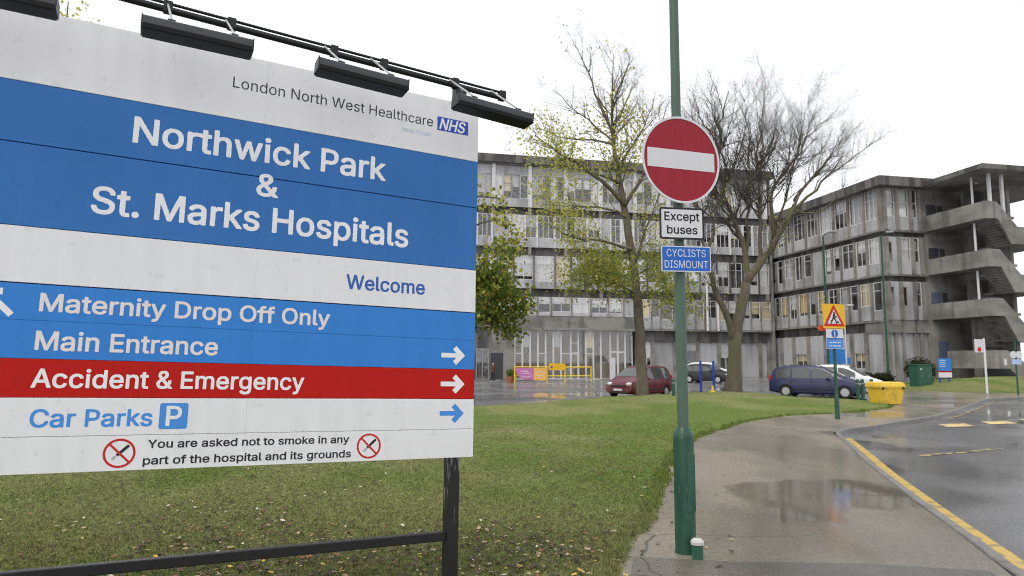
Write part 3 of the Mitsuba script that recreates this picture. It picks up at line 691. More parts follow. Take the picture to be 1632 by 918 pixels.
word('part of the hospital and its grounds', -2.072, -0.874, -2.578, 0.045, 'm_ink_black')
def arrow(cx, cy, ang, L=0.178, H=0.13, m='m_ink_white'):
    w = 0.016
    shaft = shapely.box(-L / 2, -w, L / 2 - 0.03, w)
    head = LineString([(L / 2 - H / 2 - 0.012, H / 2 - 0.01), (L / 2 - 0.022, 0), (L / 2 - H / 2 - 0.012, -H / 2 + 0.01)]).buffer(0.018, cap_style='flat', join_style='mitre')
    g = shapely.affinity.translate(shapely.affinity.rotate(shaft.union(head), ang, origin=(0, 0)), cx, cy)
    add(sg + '__arrow', xf(poly_extrude(g, 0.0015), BT), m)
import shapely.affinity
arrow(-0.169, -1.897, 0); arrow(-0.169, -2.099, 0); arrow(-0.171, -2.303, 0, m='m_ink_light_blue'); arrow(-2.836, -1.69, 135, 0.2)
for cx in (-2.193, -0.757):
    cy = -2.511
    k = add(sg + '__no_smoking_symbol', xf(cat(ring(cx, cy, 0.081, 0.0125, 0.0015), poly_extrude(LineString([(cx - 0.05, cy + 0.05), (cx + 0.05, cy - 0.05)]).buffer(0.006, cap_style='flat'), 0.0018)), BT), 'm_ink_red')
    add(k + '__cigarette', xf(poly_extrude(LineString([(cx - 0.012, cy - 0.012), (cx + 0.045, cy + 0.042)]).buffer(0.008, cap_style='flat'), 0.0015), BT), 'm_ink_black')
    add(k + '__cigarette_tip', xf(poly_extrude(LineString([(cx - 0.035, cy - 0.034), (cx - 0.016, cy - 0.016)]).buffer(0.008, cap_style='flat'), 0.0013), BT), 'm_blind_grey')
# posts and rails
for s in (-0.128, -3.02):
    add(sg + '__post', xf(cbox(s - 0.044, s + 0.044, 0.034, 0.122, -3.75, 0.16, 0.006), BM), 'm_black_worn')
add(sg + '__lower_rail', xf(cbox(-3.02 + 0.046, -0.128 - 0.046, 0.045, 0.105, -3.172, -3.112, 0.005), BM), 'm_black')
# lamp rail above the board: two parallel bars with clamps
def rail_t(s): return 0.158 - 0.0315 * (s - 0.24)
for dt, rr in ((0.028, 0.0095), (-0.014, 0.021)):
    add(sg + '__lamp_rail', xf(cyl((-3.3, 0.05, rail_t(-3.3) + dt), (0.24, 0.05, rail_t(0.24) + dt), rr, sides=14), BM), 'm_black', 40)
for s in (-2.7, -2.148, -1.772, -1.1, -0.738, -0.175, 0.225):
    add(sg + '__rail_clamp', xf(cbox(s - 0.026, s + 0.026, 0.027, 0.074, rail_t(s) - 0.037, rail_t(s) + 0.04, 0.004), BM), 'm_black')
for s in (-0.128, -3.02): add(sg + '__rail_bracket', xf(cbox(s - 0.03, s + 0.03, 0.036, 0.066, 0.0, rail_t(s) - 0.02, 0.004), BM), 'm_black')
# lamps hung on the rail
names = ['black sign lamp nearest the left edge, half outside the picture', 'black strip lamp second from the left above the hospital sign board', 'black strip lamp third from the left above the small hospital trust wording', 'black strip lamp at the right hand end of the lamp rail']
for (s0, s1, t, t1), lab, arms in zip(((-3.26, -2.672, -0.083, -0.083), (-2.266, -1.68, -0.068, -0.068), (-1.285, -0.702, -0.08, -0.1), (-0.335, 0.25, -0.112, -0.142)), names, ((-3.1, -2.76), (-2.13, -1.79), (-1.15, -0.82), (-0.21, 0.14))):
    TL = BM @ frame((s0, 0, t), *[np.array(c) / np.linalg.norm(c) for c in ((s1 - s0, 0, t1 - t), (0, 1, 0), (t - t1, 0, s1 - s0))]) @ frame((-s0, 0, -t), (1, 0, 0), (0, 1, 0), (0, 0, 1))
    lp = thing('sign_lamp', lab, 'lamp', 'strip lamps on the rail of the hospital sign')
    prof = [(-0.412, -0.05), (-0.405, -0.012), (-0.395, -0.003), (-0.3, 0.0), (-0.285, -0.008), (-0.28, -0.05), (-0.292, -0.078), (-0.4, -0.082), (-0.41, -0.074)]
    prof = [(o, z + t) for o, z in prof]
    m = poly_extrude(Polygon(prof), s1 - s0)
    m = xf(m, frame((s0, 0, 0), (0, 1, 0), (0, 0, 1), (1, 0, 0)))
    add(lp + '__housing', xf(m, TL), 'm_lamp_body', 35)
    add(lp + '__lens', xf(cbox(s0 + 0.001, s1 - 0.001, -0.414, -0.286, t - 0.09, t - 0.054, 0.004), TL), 'm_lamp_under_shade')  # lens spans the whole underside, blackened to read as shaded
    for s in (s0 - 0.003, s1 + 0.003): add(lp + '__end_cap', xf(cbox(s - 0.0028, s + 0.0028, -0.411, -0.283, t - 0.081, t - 0.002, 0.001), TL), 'm_black')
    for s in arms:
        tt_ = t + (t1 - t) * (s - s0) / (s1 - s0)
        add(lp + '__arm', xf(cyl((s - 0.02, 0.03, rail_t(s) + 0.01), (s + 0.01, -0.36, tt_ + 0.018), 0.007, sides=10), BM), 'm_lamp_arm', 40)
        add(lp + '__hinge', xf(cyl((s - 0.01, -0.36, tt_ + 0.01), (s + 0.03, -0.36, tt_ + 0.01), 0.013, sides=12), BM), 'm_black', 40)

# ------------------------------------------------------------------ the lamp column with its traffic signs
px, py = 1.535, 6.27
lc = thing('street_lamp', 'tall green painted lamp column standing on the edge of the pavement, carrying three signs', 'street lamp')
add(lc + '__base', xf(lathe([(0.0, -0.1), (0.094, -0.1), (0.094, 0.02), (0.091, 0.03), (0.091, 0.99), (0.086, 1.03), (0.058, 1.075), (0.053, 1.085), (0, 1.085)], 32), rotz(0, (px, py, 0))), 'm_green_pole', 30)
add(lc + '__pole', cyl((px, py, 1.08), (px, py, 8.0), 0.05, 0.036, 28), 'm_green_sky_flare', 40)
add(lc + '__door', xf(cbox(-0.045, 0.045, -0.095, -0.08, 0.36, 0.86, 0.004), rotz(0.5, (px, py, 0))), 'm_green_pole')
add(lc + '__bracket', tube([(px, py, 7.9), (px + 0.1, py, 8.25), (px + 0.5, py - 0.02, 8.42), (px + 0.9, py - 0.03, 8.46)], 0.028, 12), 'm_green_pole', 40)
add(lc + '__lantern', xf(cbox(0.8, 1.4, -0.14, 0.14, 8.4, 8.56, 0.04), rotz(0, (px, py, 0))), 'm_cap_white')
st = thing('marker_stub', 'small grey green stub post with white cap at the foot of the lamp column', 'post')
sx, sy = px + 0.05, py - 0.2
add(st + '__post', cyl((sx, sy, -0.05), (sx, sy, 0.12), 0.048, sides=16), 'm_green_paint', 40)
add(st + '__cap', xf(lathe([(0, 0.12), (0.055, 0.12), (0.056, 0.145), (0.04, 0.165), (0, 0.168)], 16), rotz(0, (sx, sy, 0))), 'm_cap_white', 40)
def sign_at(yaw, off, z, lean=0.0):
    """drawing frame of a sign plate fixed to the lamp column"""
    c, s = math.cos(yaw), math.sin(yaw)
    M = frame((px, py, z), (c, s, 0), (-s, c, 0), (0, 0, 1)) @ frame((off, -0.085, 0), (1, 0, 0), (0, 1, 0), (0, 0, 1))
    return M, upright(M)
def clip(key, M, zs, w=0.07):
    for z in zs: add(key + '__clip', xf(cat(cbox(-w, w, 0.003, 0.03, z - 0.018, z + 0.018, 0.003), tube([(0.058 * math.cos(a), 0.085 + 0.058 * math.sin(a), z) for a in np.linspace(0, 2 * np.pi, 17)], 0.008, 6, False)), M), 'm_back_grey')
ne = thing('no_entry_sign', 'round red no entry sign with white bar on the green lamp column', 'road sign')
M, T2 = sign_at(math.radians(18.4), -0.012, 3.51)
add(ne + '__plate', xf(disc(0, 0, 0.402, 0.003, 72), T2), 'm_back_grey')
add(ne + '__border', xf(xf(ring(0, 0, 0.408, 0.021, 0.007, 80), frame((0, 0, 0.0031), (1, 0, 0), (0, 1, 0), (0, 0, 1))), T2), 'm_plate_white')
add(ne + '__face', xf(disc(0, 0, 0.3865, 0.0022, 72, 0.0032), T2), 'm_traffic_red')
add(ne + '__bar', xf(xf(poly_extrude(shapely.box(-0.352, -0.088, 0.352, 0.088), 0.0016), frame((0, 0, 0.0056), (1, 0, 0), (0, 1, 0), (0, 0, 1))), T2), 'm_plate_white')
clip(ne, M, (-0.17, 0.17))
eb = thing('bus_exemption_sign', 'small white black bordered sign reading Except buses under the no entry sign', 'road sign')
M, T2 = sign_at(math.radians(9), -0.005, 2.915)
W, H = 0.213, 0.147
add(eb + '__plate', xf(poly_extrude(rrect(-W, W, -H, H, 0.022), 0.004), T2), 'm_ink_black')
add(eb + '__face', xf(xf(poly_extrude(rrect(-W + 0.018, W - 0.018, -H + 0.018, H - 0.018, 0.01), 0.0012), frame((0, 0, 0.0042), (1, 0, 0), (0, 1, 0), (0, 0, 1))), T2), 'm_plate_white')
ZT = frame((0, 0, 0.0056), (1, 0, 0), (0, 1, 0), (0, 0, 1))
for tx in (text_fit('Except', -0.168, 0.168, 0.027, 0.077, 0.0012), text_fit('buses', -0.145, 0.147, -0.094, 0.074, 0.0012)): add(eb + '__lettering', xf(xf(tx, ZT), T2), 'm_ink_black')
clip(eb, M, (0.06, -0.06))
cd = thing('cyclists_sign', 'blue rectangular sign reading CYCLISTS DISMOUNT, lowest on the lamp column', 'road sign')
M, T2 = sign_at(math.radians(8), 0.03, 2.59)
W, H = 0.235, 0.117
add(cd + '__plate', xf(poly_extrude(rrect(-W, W, -H, H, 0.008), 0.004), T2), 'm_plate_white')
add(cd + '__face', xf(xf(poly_extrude(rrect(-W + 0.009, W - 0.009, -H + 0.009, H - 0.009, 0.005), 0.0012), frame((0, 0, 0.0042), (1, 0, 0), (0, 1, 0), (0, 0, 1))), T2), 'm_plate_blue')
for tx in (text_fit('CYCLISTS', -0.185, 0.185, 0.02, 0.067, 0.0012, False), text_fit('DISMOUNT', -0.205, 0.205, -0.083, 0.067, 0.0012, False)): add(cd + '__lettering', xf(xf(tx, ZT), T2), 'm_plate_white')
clip(cd, M, (0.05, -0.05))

# ------------------------------------------------------------------ trees
def limb(points, r0, r1, jitter=0.05, rs=None, sides=7):
    p = np.array(points, float)
    # smooth resample
    d = np.concatenate([[0], np.cumsum(np.linalg.norm(np.diff(p, axis=0), axis=1))])
    n = max(4, int(d[-1] / 0.5)); t = np.linspace(0, d[-1], n)
    q = np.stack([np.interp(t, d, p[:, k]) for k in range(3)], 1)
    for _ in range(2): q[1:-1] = 0.25 * q[:-2] + 0.5 * q[1:-1] + 0.25 * q[2:]
    q[1:-1] += rs.normal(0, jitter, (n - 2, 3))
    rad = r0 + (r1 - r0) * np.linspace(0, 1, n) ** 0.8
    return q, rad
def grow(rs, limbs, levels, up, spread=0.75, shrink=0.55, minr=0.006, per=1.6, ends=None, lmin=0.5):
    """side branches from every limb, level by level; returns list of (points, radii) per level"""
    allb = [limbs]; cur = limbs
    for lev in range(levels):
        nxt = []
        for q, rad in cur:
            L = np.linalg.norm(np.diff(q, axis=0), axis=1).sum()
            n = max(1, int(L * per * (1 + 0.35 * lev)))
            for k in range(n):
                f = rs.uniform(0.22 if lev == 0 else 0.12, 1.0); i = min(int(f * (len(q) - 1)), len(q) - 2)
                base = q[i] + (q[i + 1] - q[i]) * rs.random(); t = q[i + 1] - q[i]; t /= np.linalg.norm(t) + 1e-9
                side = rs.normal(0, 1, 3); side -= t * (side @ t); side /= np.linalg.norm(side) + 1e-9
                d = t * rs.uniform(0.55, 0.95) + side * spread * rs.uniform(0.6, 1.1) + np.array([0, 0, up]); d /= np.linalg.norm(d)
                ln = L * shrink * (1.15 - 0.7 * f) * rs.uniform(0.45, 1.0)
                ln = max(ln, lmin * rs.uniform(0.7, 1.3)); m = max(4, int(ln / 0.3) + 2)
                pts = [base]; dd = d.copy()
                for _ in range(m - 1):
                    dd = dd + rs.normal(0, 0.13, 3) + np.array([0, 0, up * 0.12]); dd /= np.linalg.norm(dd)
                    pts.append(pts[-1] + dd * ln / (m - 1))
                r0 = min(rad[i] * 0.5, 0.006 + 0.012 * ln); r0 = max(r0, minr)
                nxt.append((np.array(pts), np.linspace(r0, max(minr * 0.6, 0.3 * r0), m)))
        allb.append(nxt); cur = nxt
    return allb
def tubes(bs, sides): return cat(*[tube(q, r, sides, False) for q, r in bs])
def leaves(rs, pts, size, spread):
    n = len(pts); c = pts + rs.normal(0, spread, (n, 3))
    nrm = rs.normal(0, 1, (n, 3)) + np.array([0, 0, 0.6]); nrm /= np.linalg.norm(nrm, axis=1, keepdims=True)
    a = np.cross(nrm, rs.normal(0, 1, (n, 3))); a /= np.linalg.norm(a, axis=1, keepdims=True); b = np.cross(nrm, a)
    s = size * rs.uniform(0.55, 1.25, n)[:, None]
    bend = nrm * s * 0.25
    vs = [c - a * s, c - 0.15 * a * s + b * s * 0.75 + bend, c + a * s, c - 0.15 * a * s - b * s * 0.75 + bend]
    v = np.stack(vs, 1).reshape(-1, 3); k = np.arange(n)[:, None] * 4
    return trimesh.Trimesh(v, np.vstack([np.hstack([k, k + 1, k + 2]), np.hstack([k, k + 2, k + 3])]), process=False)
def sample(rs, bs, n, bias=None):
    seg = np.array([np.linalg.norm(np.diff(q, axis=0), axis=1).sum() for q, _ in bs])
    idx = rs.choice(len(bs), n, p=seg / seg.sum()); out = []
    for i in idx:
        q = bs[i][0]; k = rs.integers(0, len(q) - 1); out.append(q[k] + (q[k + 1] - q[k]) * rs.random())
    return np.array(out)

# --- the bare tree: two stems that fork low
rs = np.random.default_rng(21)
bt = thing('bare_tree', 'leafless spreading tree with forked mossy trunk behind the blue posts', 'tree')
BX, BY, BZ = 12.2, 38.2, 0.0
S = 38.2 / 1100.0
def P2(x, y, dy=0.0): return np.array([BX + (x - 1166) * S, BY + dy, BZ + (628 - y) * S])
def path(pts, d0, d1): return [P2(x, y, d0 + (d1 - d0) * i / max(1, len(pts) - 1)) for i, (x, y) in enumerate(pts)]
trunk_q, trunk_r = limb(path([(1163, 634), (1164, 618), (1167, 580), (1170, 540), (1176, 512), (1184, 480), (1190, 452)], 0, 0), 0.41, 0.26, 0.03, rs)
trunk_r[:3] = [0.6, 0.49, 0.42][:3]
main = [
    (path([(1166, 545), (1161, 521), (1149, 492), (1139, 473), (1129, 448), (1124, 430), (1120, 405)], 0, -1.0), 0.3, 0.16),
    (path([(1190, 455), (1194, 430), (1194, 394), (1180, 362), (1166, 324), (1160, 300), (1158, 268), (1157, 229), (1163, 179), (1177, 126)], 0, 0.5), 0.3, 0.03),
    (path([(1190, 455), (1203, 430), (1216, 414), (1237, 387), (1252, 356), (1261, 335)], 0, -0.6), 0.34, 0.2),
    (path([(1158, 227), (1139, 189), (1129, 162), (1122, 118)], 0.5, 1.2), 0.09, 0.015),
    (path([(1210, 420), (1216, 380), (1222, 340), (1225, 300), (1226, 263), (1235, 229), (1236, 172), (1247, 140)], 0, 1.4), 0.2, 0.02),
    (path([(1228, 262), (1252, 225), (1270, 200), (1300, 170)], 1.0, 2.0), 0.07, 0.012),
    (path([(1238, 385), (1240, 350), (1230, 310), (1248, 285), (1268, 262), (1288, 236), (1303, 203), (1326, 184), (1350, 168)], -0.3, 0.6), 0.19, 0.015),
    (path([(1260, 337), (1290, 312), (1326, 280), (1352, 258), (1372, 242), (1384, 230)], -0.6, -1.6), 0.15, 0.015),
    (path([(1258, 340), (1280, 300), (1320, 262), (1350, 225), (1362, 210)], -0.6, 0.4), 0.14, 0.015),
    (path([(1270, 318), (1312, 268), (1345, 238), (1378, 205), (1392, 190)], -0.2, 1.2), 0.1, 0.012),
    (path([(1240, 372), (1262, 300), (1272, 250), (1280, 200), (1292, 150)], 0.2, -1.0), 0.12, 0.012),
    (path([(1262, 336), (1300, 345), (1312, 349), (1322, 330), (1335, 300)], -0.6, -1.5), 0.1, 0.02),
    (path([(1194, 400), (1196, 350), (1198, 300), (1196, 250), (1192, 196), (1185, 160)], 0.2, -1.2), 0.16, 0.02),
    (path([(1124, 432), (1112, 390), (1104, 340), (1110, 290), (1106, 230), (1098, 180)], -1.0, -1.6), 0.14, 0.02),
    (path([(1122, 405), (1138, 360), (1142, 310), (1136, 260), (1120, 215), (1112, 170)], -1.0, 0.4), 0.12, 0.02),
    (path([(1196, 300), (1212, 260), (1220, 200), (1226, 150), (1222, 115)], 0, -0.8), 0.09, 0.015)]
mains = [limb(p, a * 0.68, b * 0.75, 0.07, rs) for p, a, b in main]
lv = grow(rs, mains, 3, 0.26, 0.72, 0.5, 0.004, 2.9, lmin=0.65)
add(bt + '__trunk', tube(trunk_q, trunk_r, 14), 'm_bark', True)
for q, rr in mains: add(bt + '__limb', tube(q, rr, 8), 'm_bark', True)
k = add(bt + '__branches', cat(tubes(lv[1], 5), tubes(lv[2], 4)), 'm_twig', True); labels[k] = {'kind': 'stuff'}
k = add(bt + '__twigs', tubes(lv[3], 3), 'm_twig'); labels[k] = {'kind': 'stuff'}
k = add(bt + '__leaves', leaves(rs, sample(rs, [b for b in lv[2] if b[0][0][2] < 11], 260), 0.07, 0.1), 'm_leaf_yellow'); labels[k] = {'kind': 'stuff', 'label': 'few last yellow leaves'}

# --- the yellow leaved tree
rs = np.random.default_rng(4)
yt = thing('autumn_tree', 'tall slender tree with sparse yellow leaves in front of the red car', 'tree')
BX, BY, BZ = 6.43, 34.2, 0.02
S = 34.2 / 1100.0
def P2(x, y, dy=0.0): return np.array([BX + (x - 1022) * S, BY + dy, BZ + (633 - y) * S])
tq, tr = limb(path([(1022, 638), (1022, 610), (1020, 560), (1018, 500), (1012, 430), (1004, 370), (998, 330), (988, 270), (982, 215), (980, 175), (981, 140), (983, 100), (985, 62)], 0, 0.4), 0.33, 0.02, 0.015, rs)
tr = np.interp(np.linspace(0, 1, len(tr)), [0, 0.03, 0.08, 0.5, 0.62, 0.8, 1], [0.4, 0.3, 0.265, 0.19, 0.14, 0.065, 0.012])
main = [
    (path([(996, 322), (989, 314), (962, 295), (935, 272), (912, 257), (873, 245), (850, 225)], 0, -1.5), 0.14, 0.02),
    (path([(990, 287), (956, 273), (926, 262), (900, 235)], 0, 1.0), 0.1, 0.02),
    (path([(998, 325), (1008, 306), (1022, 287), (1040, 250), (1052, 215), (1062, 170)], 0, -1.0), 0.12, 0.015),
    (path([(981, 205), (958, 165), (948, 131), (937, 106), (913, 63)], 0.2, -0.8), 0.08, 0.012),
    (path([(983, 188), (1002, 158), (1011, 123), (1030, 104)], 0.2, 0.9), 0.07, 0.012),
    (path([(982, 218), (960, 192), (930, 168), (900, 140), (882, 118)], 0.2, 1.0), 0.06, 0.012),
    (path([(988, 262), (1010, 228), (1035, 192), (1052, 150), (1060, 118)], 0.1, 1.2), 0.07, 0.012),
    (path([(981, 150), (992, 122), (998, 108), (1010, 75)], 0.3, -0.3), 0.045, 0.01),
    (path([(982, 222), (955, 212), (932, 207), (885, 199), (860, 180)], 0.2, 1.6), 0.07, 0.012),
    (path([(1008, 398), (990, 393), (965, 389), (907, 387), (877, 374), (866, 340)], 0, -1.6), 0.09, 0.015),
    (path([(1012, 420), (1020, 391), (1032, 361), (1045, 320), (1058, 290)], 0, -0.8), 0.09, 0.015),
    (path([(1000, 345), (975, 325), (945, 322), (905, 318), (865, 310)], 0, 1.8), 0.08, 0.012),
    (path([(1016, 470), (985, 455), (950, 452), (925, 465)], 0, -1.2), 0.07, 0.015),
    (path([(1017, 480), (1035, 462), (1055, 468), (1072, 485)], 0, -1.4), 0.06, 0.015),
    (path([(1016, 455), (1000, 440), (970, 425), (930, 420)], 0, 1.2), 0.06, 0.015),
    (path([(1014, 440), (1040, 420), (1060, 410), (1078, 420)], 0, 0.8), 0.06, 0.015)]
mains = [limb(p, a, b, 0.04, rs) for p, a, b in main]
lv = grow(rs, mains + [(tq[len(tq) // 2:], tr[len(tr) // 2:])], 3, 0.2, 0.72, 0.5, 0.004, 2.7, lmin=0.6)
add(yt + '__trunk', tube(tq, tr, 12), 'm_bark', True)
for q, rr in mains: add(yt + '__limb', tube(q, rr, 7), 'm_bark', True)
k = add(yt + '__branches', cat(tubes(lv[1], 5), tubes(lv[2], 4)), 'm_twig', True); labels[k] = {'kind': 'stuff'}
k = add(yt + '__twigs', tubes([b for b in lv[3] if rs.random() < 0.9], 3), 'm_twig'); labels[k] = {'kind': 'stuff'}
zz = lambda b: b[0][0][2]
side = [b for b in lv[2] + lv[3] if zz(b) < 14.5 and b[0][0][0] < BX + 0.3]
allb = [b for b in lv[2] + lv[3] if zz(b) < 12.5]
low = [b for b in lv[1] + lv[2] + lv[3] if zz(b) < 6.9]
top = [b for b in lv[3] if zz(b) > 11]
k = add(yt + '__crown', leaves(rs, np.vstack([sample(rs, side, 3600), sample(rs, allb, 1700), sample(rs, top, 380)]), 0.075, 0.36), 'm_leaf_yellow'); labels[k] = {'kind': 'stuff', 'label': 'sparse yellow green leaves'}
k = add(yt + '__crown', leaves(rs, np.vstack([sample(rs, low, 6200), sample(rs, allb, 700)]), 0.08, 0.48), 'm_leaf_olive'); labels[k] = {'kind': 'stuff', 'label': 'denser olive green leaves low on the trunk'}

# --- the maple half hidden behind the big sign
rs = np.random.default_rng(9)
mp = thing('maple_tree', 'bushy green tree turning gold, half hidden behind the right edge of the hospital sign', 'tree')
CX, CY = -2.55, 32.0
tq = np.array([(CX, CY, -0.1), (CX, CY, 1.2), (CX + 0.1, CY, 3.0), (CX + 0.1, CY + 0.1, 6.0), (CX, CY, 11.2)])
add(mp + '__trunk', tube(tq, [0.3, 0.22, 0.18, 0.12, 0.03], 10), 'm_bark', True)
mains = []
for k in range(32):
    az = rs.uniform(0, 2 * np.pi); z0 = rs.uniform(2.0, 10.2); L = (3.3 if z0 < 7.5 else 3.3 - 0.5 * (z0 - 7.5)) * rs.uniform(0.75, 1.0)
    dx = np.array([math.cos(az), math.sin(az), rs.uniform(-0.05, 0.55)])
    p0 = np.array([CX, CY, z0]); mains.append(limb([p0, p0 + dx * L * 0.5, p0 + dx * L + np.array([0, 0, -0.2])], 0.07, 0.015, 0.05, rs))
lv = grow(rs, mains, 2, 0.08, 0.8, 0.5, 0.007, 1.6, lmin=0.4)
add(mp + '__branches', cat(tubes(mains, 6), tubes(lv[1], 4), tubes(lv[2], 3)), 'm_twig', True)
labels[mp + '__branches'] = {'kind': 'stuff'}
pts = sample(rs, lv[1] + lv[2], 13000)
hi = pts[:, 2] > 6.3
k = add(mp + '__crown', leaves(rs, pts[:9600][~hi[:9600] | (rs.random(9600) < 0.25)], 0.115, 0.3), 'm_leaf_green'); labels[k] = {'kind': 'stuff', 'label': 'dark green leaves'}
k = add(mp + '__crown', leaves(rs, pts[9600:][(rs.random(3400) < 0.5) | hi[9600:]], 0.11, 0.32), 'm_leaf_yellow'); labels[k] = {'kind': 'stuff', 'label': 'yellowing leaves'}
k = add(mp + '__crown', leaves(rs, sample(rs, lv[2], 420), 0.12, 0.25), 'm_leaf_gold'); labels[k] = {'kind': 'stuff', 'label': 'golden leaves at the edge of the crown'}
# --- a tree far behind the sign, only its tip shows above the board
tt = thing('autumn_tree', 'yellow treetop just showing above the left end of the sign board', 'tree')
CX, CY = -19.1, 28.0
tq = np.array([(CX, CY, -0.1), (CX + 0.05, CY, 5.0), (CX, CY, 10.0), (CX + 0.1, CY, 16.9)])
add(tt + '__trunk', tube(tq, [0.34, 0.26, 0.16, 0.02], 10), 'm_bark', True)
mains = []
for k in range(18):
    az = rs.uniform(0, 2 * np.pi); z0 = rs.uniform(3.5, 15.8); L = min(4.0, 0.35 * (18 - z0)) * rs.uniform(0.7, 1.0)
    dx = np.array([math.cos(az), math.sin(az), 0.5]); p0 = np.array([CX, CY, z0]); mains.append(limb([p0, p0 + dx * L * 0.5, p0 + dx * L], 0.07, 0.015, 0.05, rs))
lv = grow(rs, mains, 2, 0.2, 0.8, 0.5, 0.007, 1.5)
k = add(tt + '__branches', cat(tubes(mains, 5), tubes(lv[1], 4)), 'm_twig'); labels[k] = {'kind': 'stuff'}
k = add(tt + '__crown', leaves(rs, np.vstack([sample(rs, lv[1] + lv[2], 5200), np.array([CX + 0.1, CY, 16.2]) + rs.normal(0, 1, (90, 3)) * np.array([0.45, 0.45, 0.3])]), 0.1, 0.2), 'm_leaf_yellow'); labels[k] = {'kind': 'stuff'}

# --- shrubs
def shrub(name, label, cx, cy, cz, r, n, m, flat=0.8):
    key = thing(name, label, 'shrub')
    rs = np.random.default_rng(int(abs(cx * 100)))
    st = [limb([(cx, cy, cz - 0.1), (cx + dx * r * 0.4, cy + dy * r * 0.4, cz + r * 0.5), (cx + dx * r * 0.8, cy + dy * r * 0.8, cz + r * flat * 1.2)], 0.03, 0.01, 0.03, rs) for dx, dy in rs.normal(0, 0.6, (9, 2))]
    add(key + '__stems', tubes(st, 5), 'm_twig')
    d = rs.normal(0, 1, (n, 3)); d /= np.linalg.norm(d, axis=1, keepdims=True)
    d *= (rs.random(n) ** 0.4 * (0.75 + 0.5 * meshkit.fbm(d * 2.2 + cx, 2)))[:, None]
    p = d * np.array([r, r, r * flat]) + np.array([cx, cy, cz + r * flat]); p = p[p[:, 2] > cz]
    k = add(key + '__foliage', leaves(rs, p, 0.07, 0.02), m); labels[k] = {'kind': 'stuff'}
shrub('shrub', 'dark clipped shrub rising behind the green cabinet', 28.9, 49.2, 0.25, 1.0, 2600, 'm_leaf_shrub', 0.95)
for i, x in enumerate((25.4, 26.6)):
    shrub('hedge_bush', ['low dark hedge bush left of the green cabinet, nearer the cars', 'low dark hedge bush beside the green cabinet'][i], x, 50.0, 0.05, 0.85, 1500, 'm_leaf_shrub', 0.6)

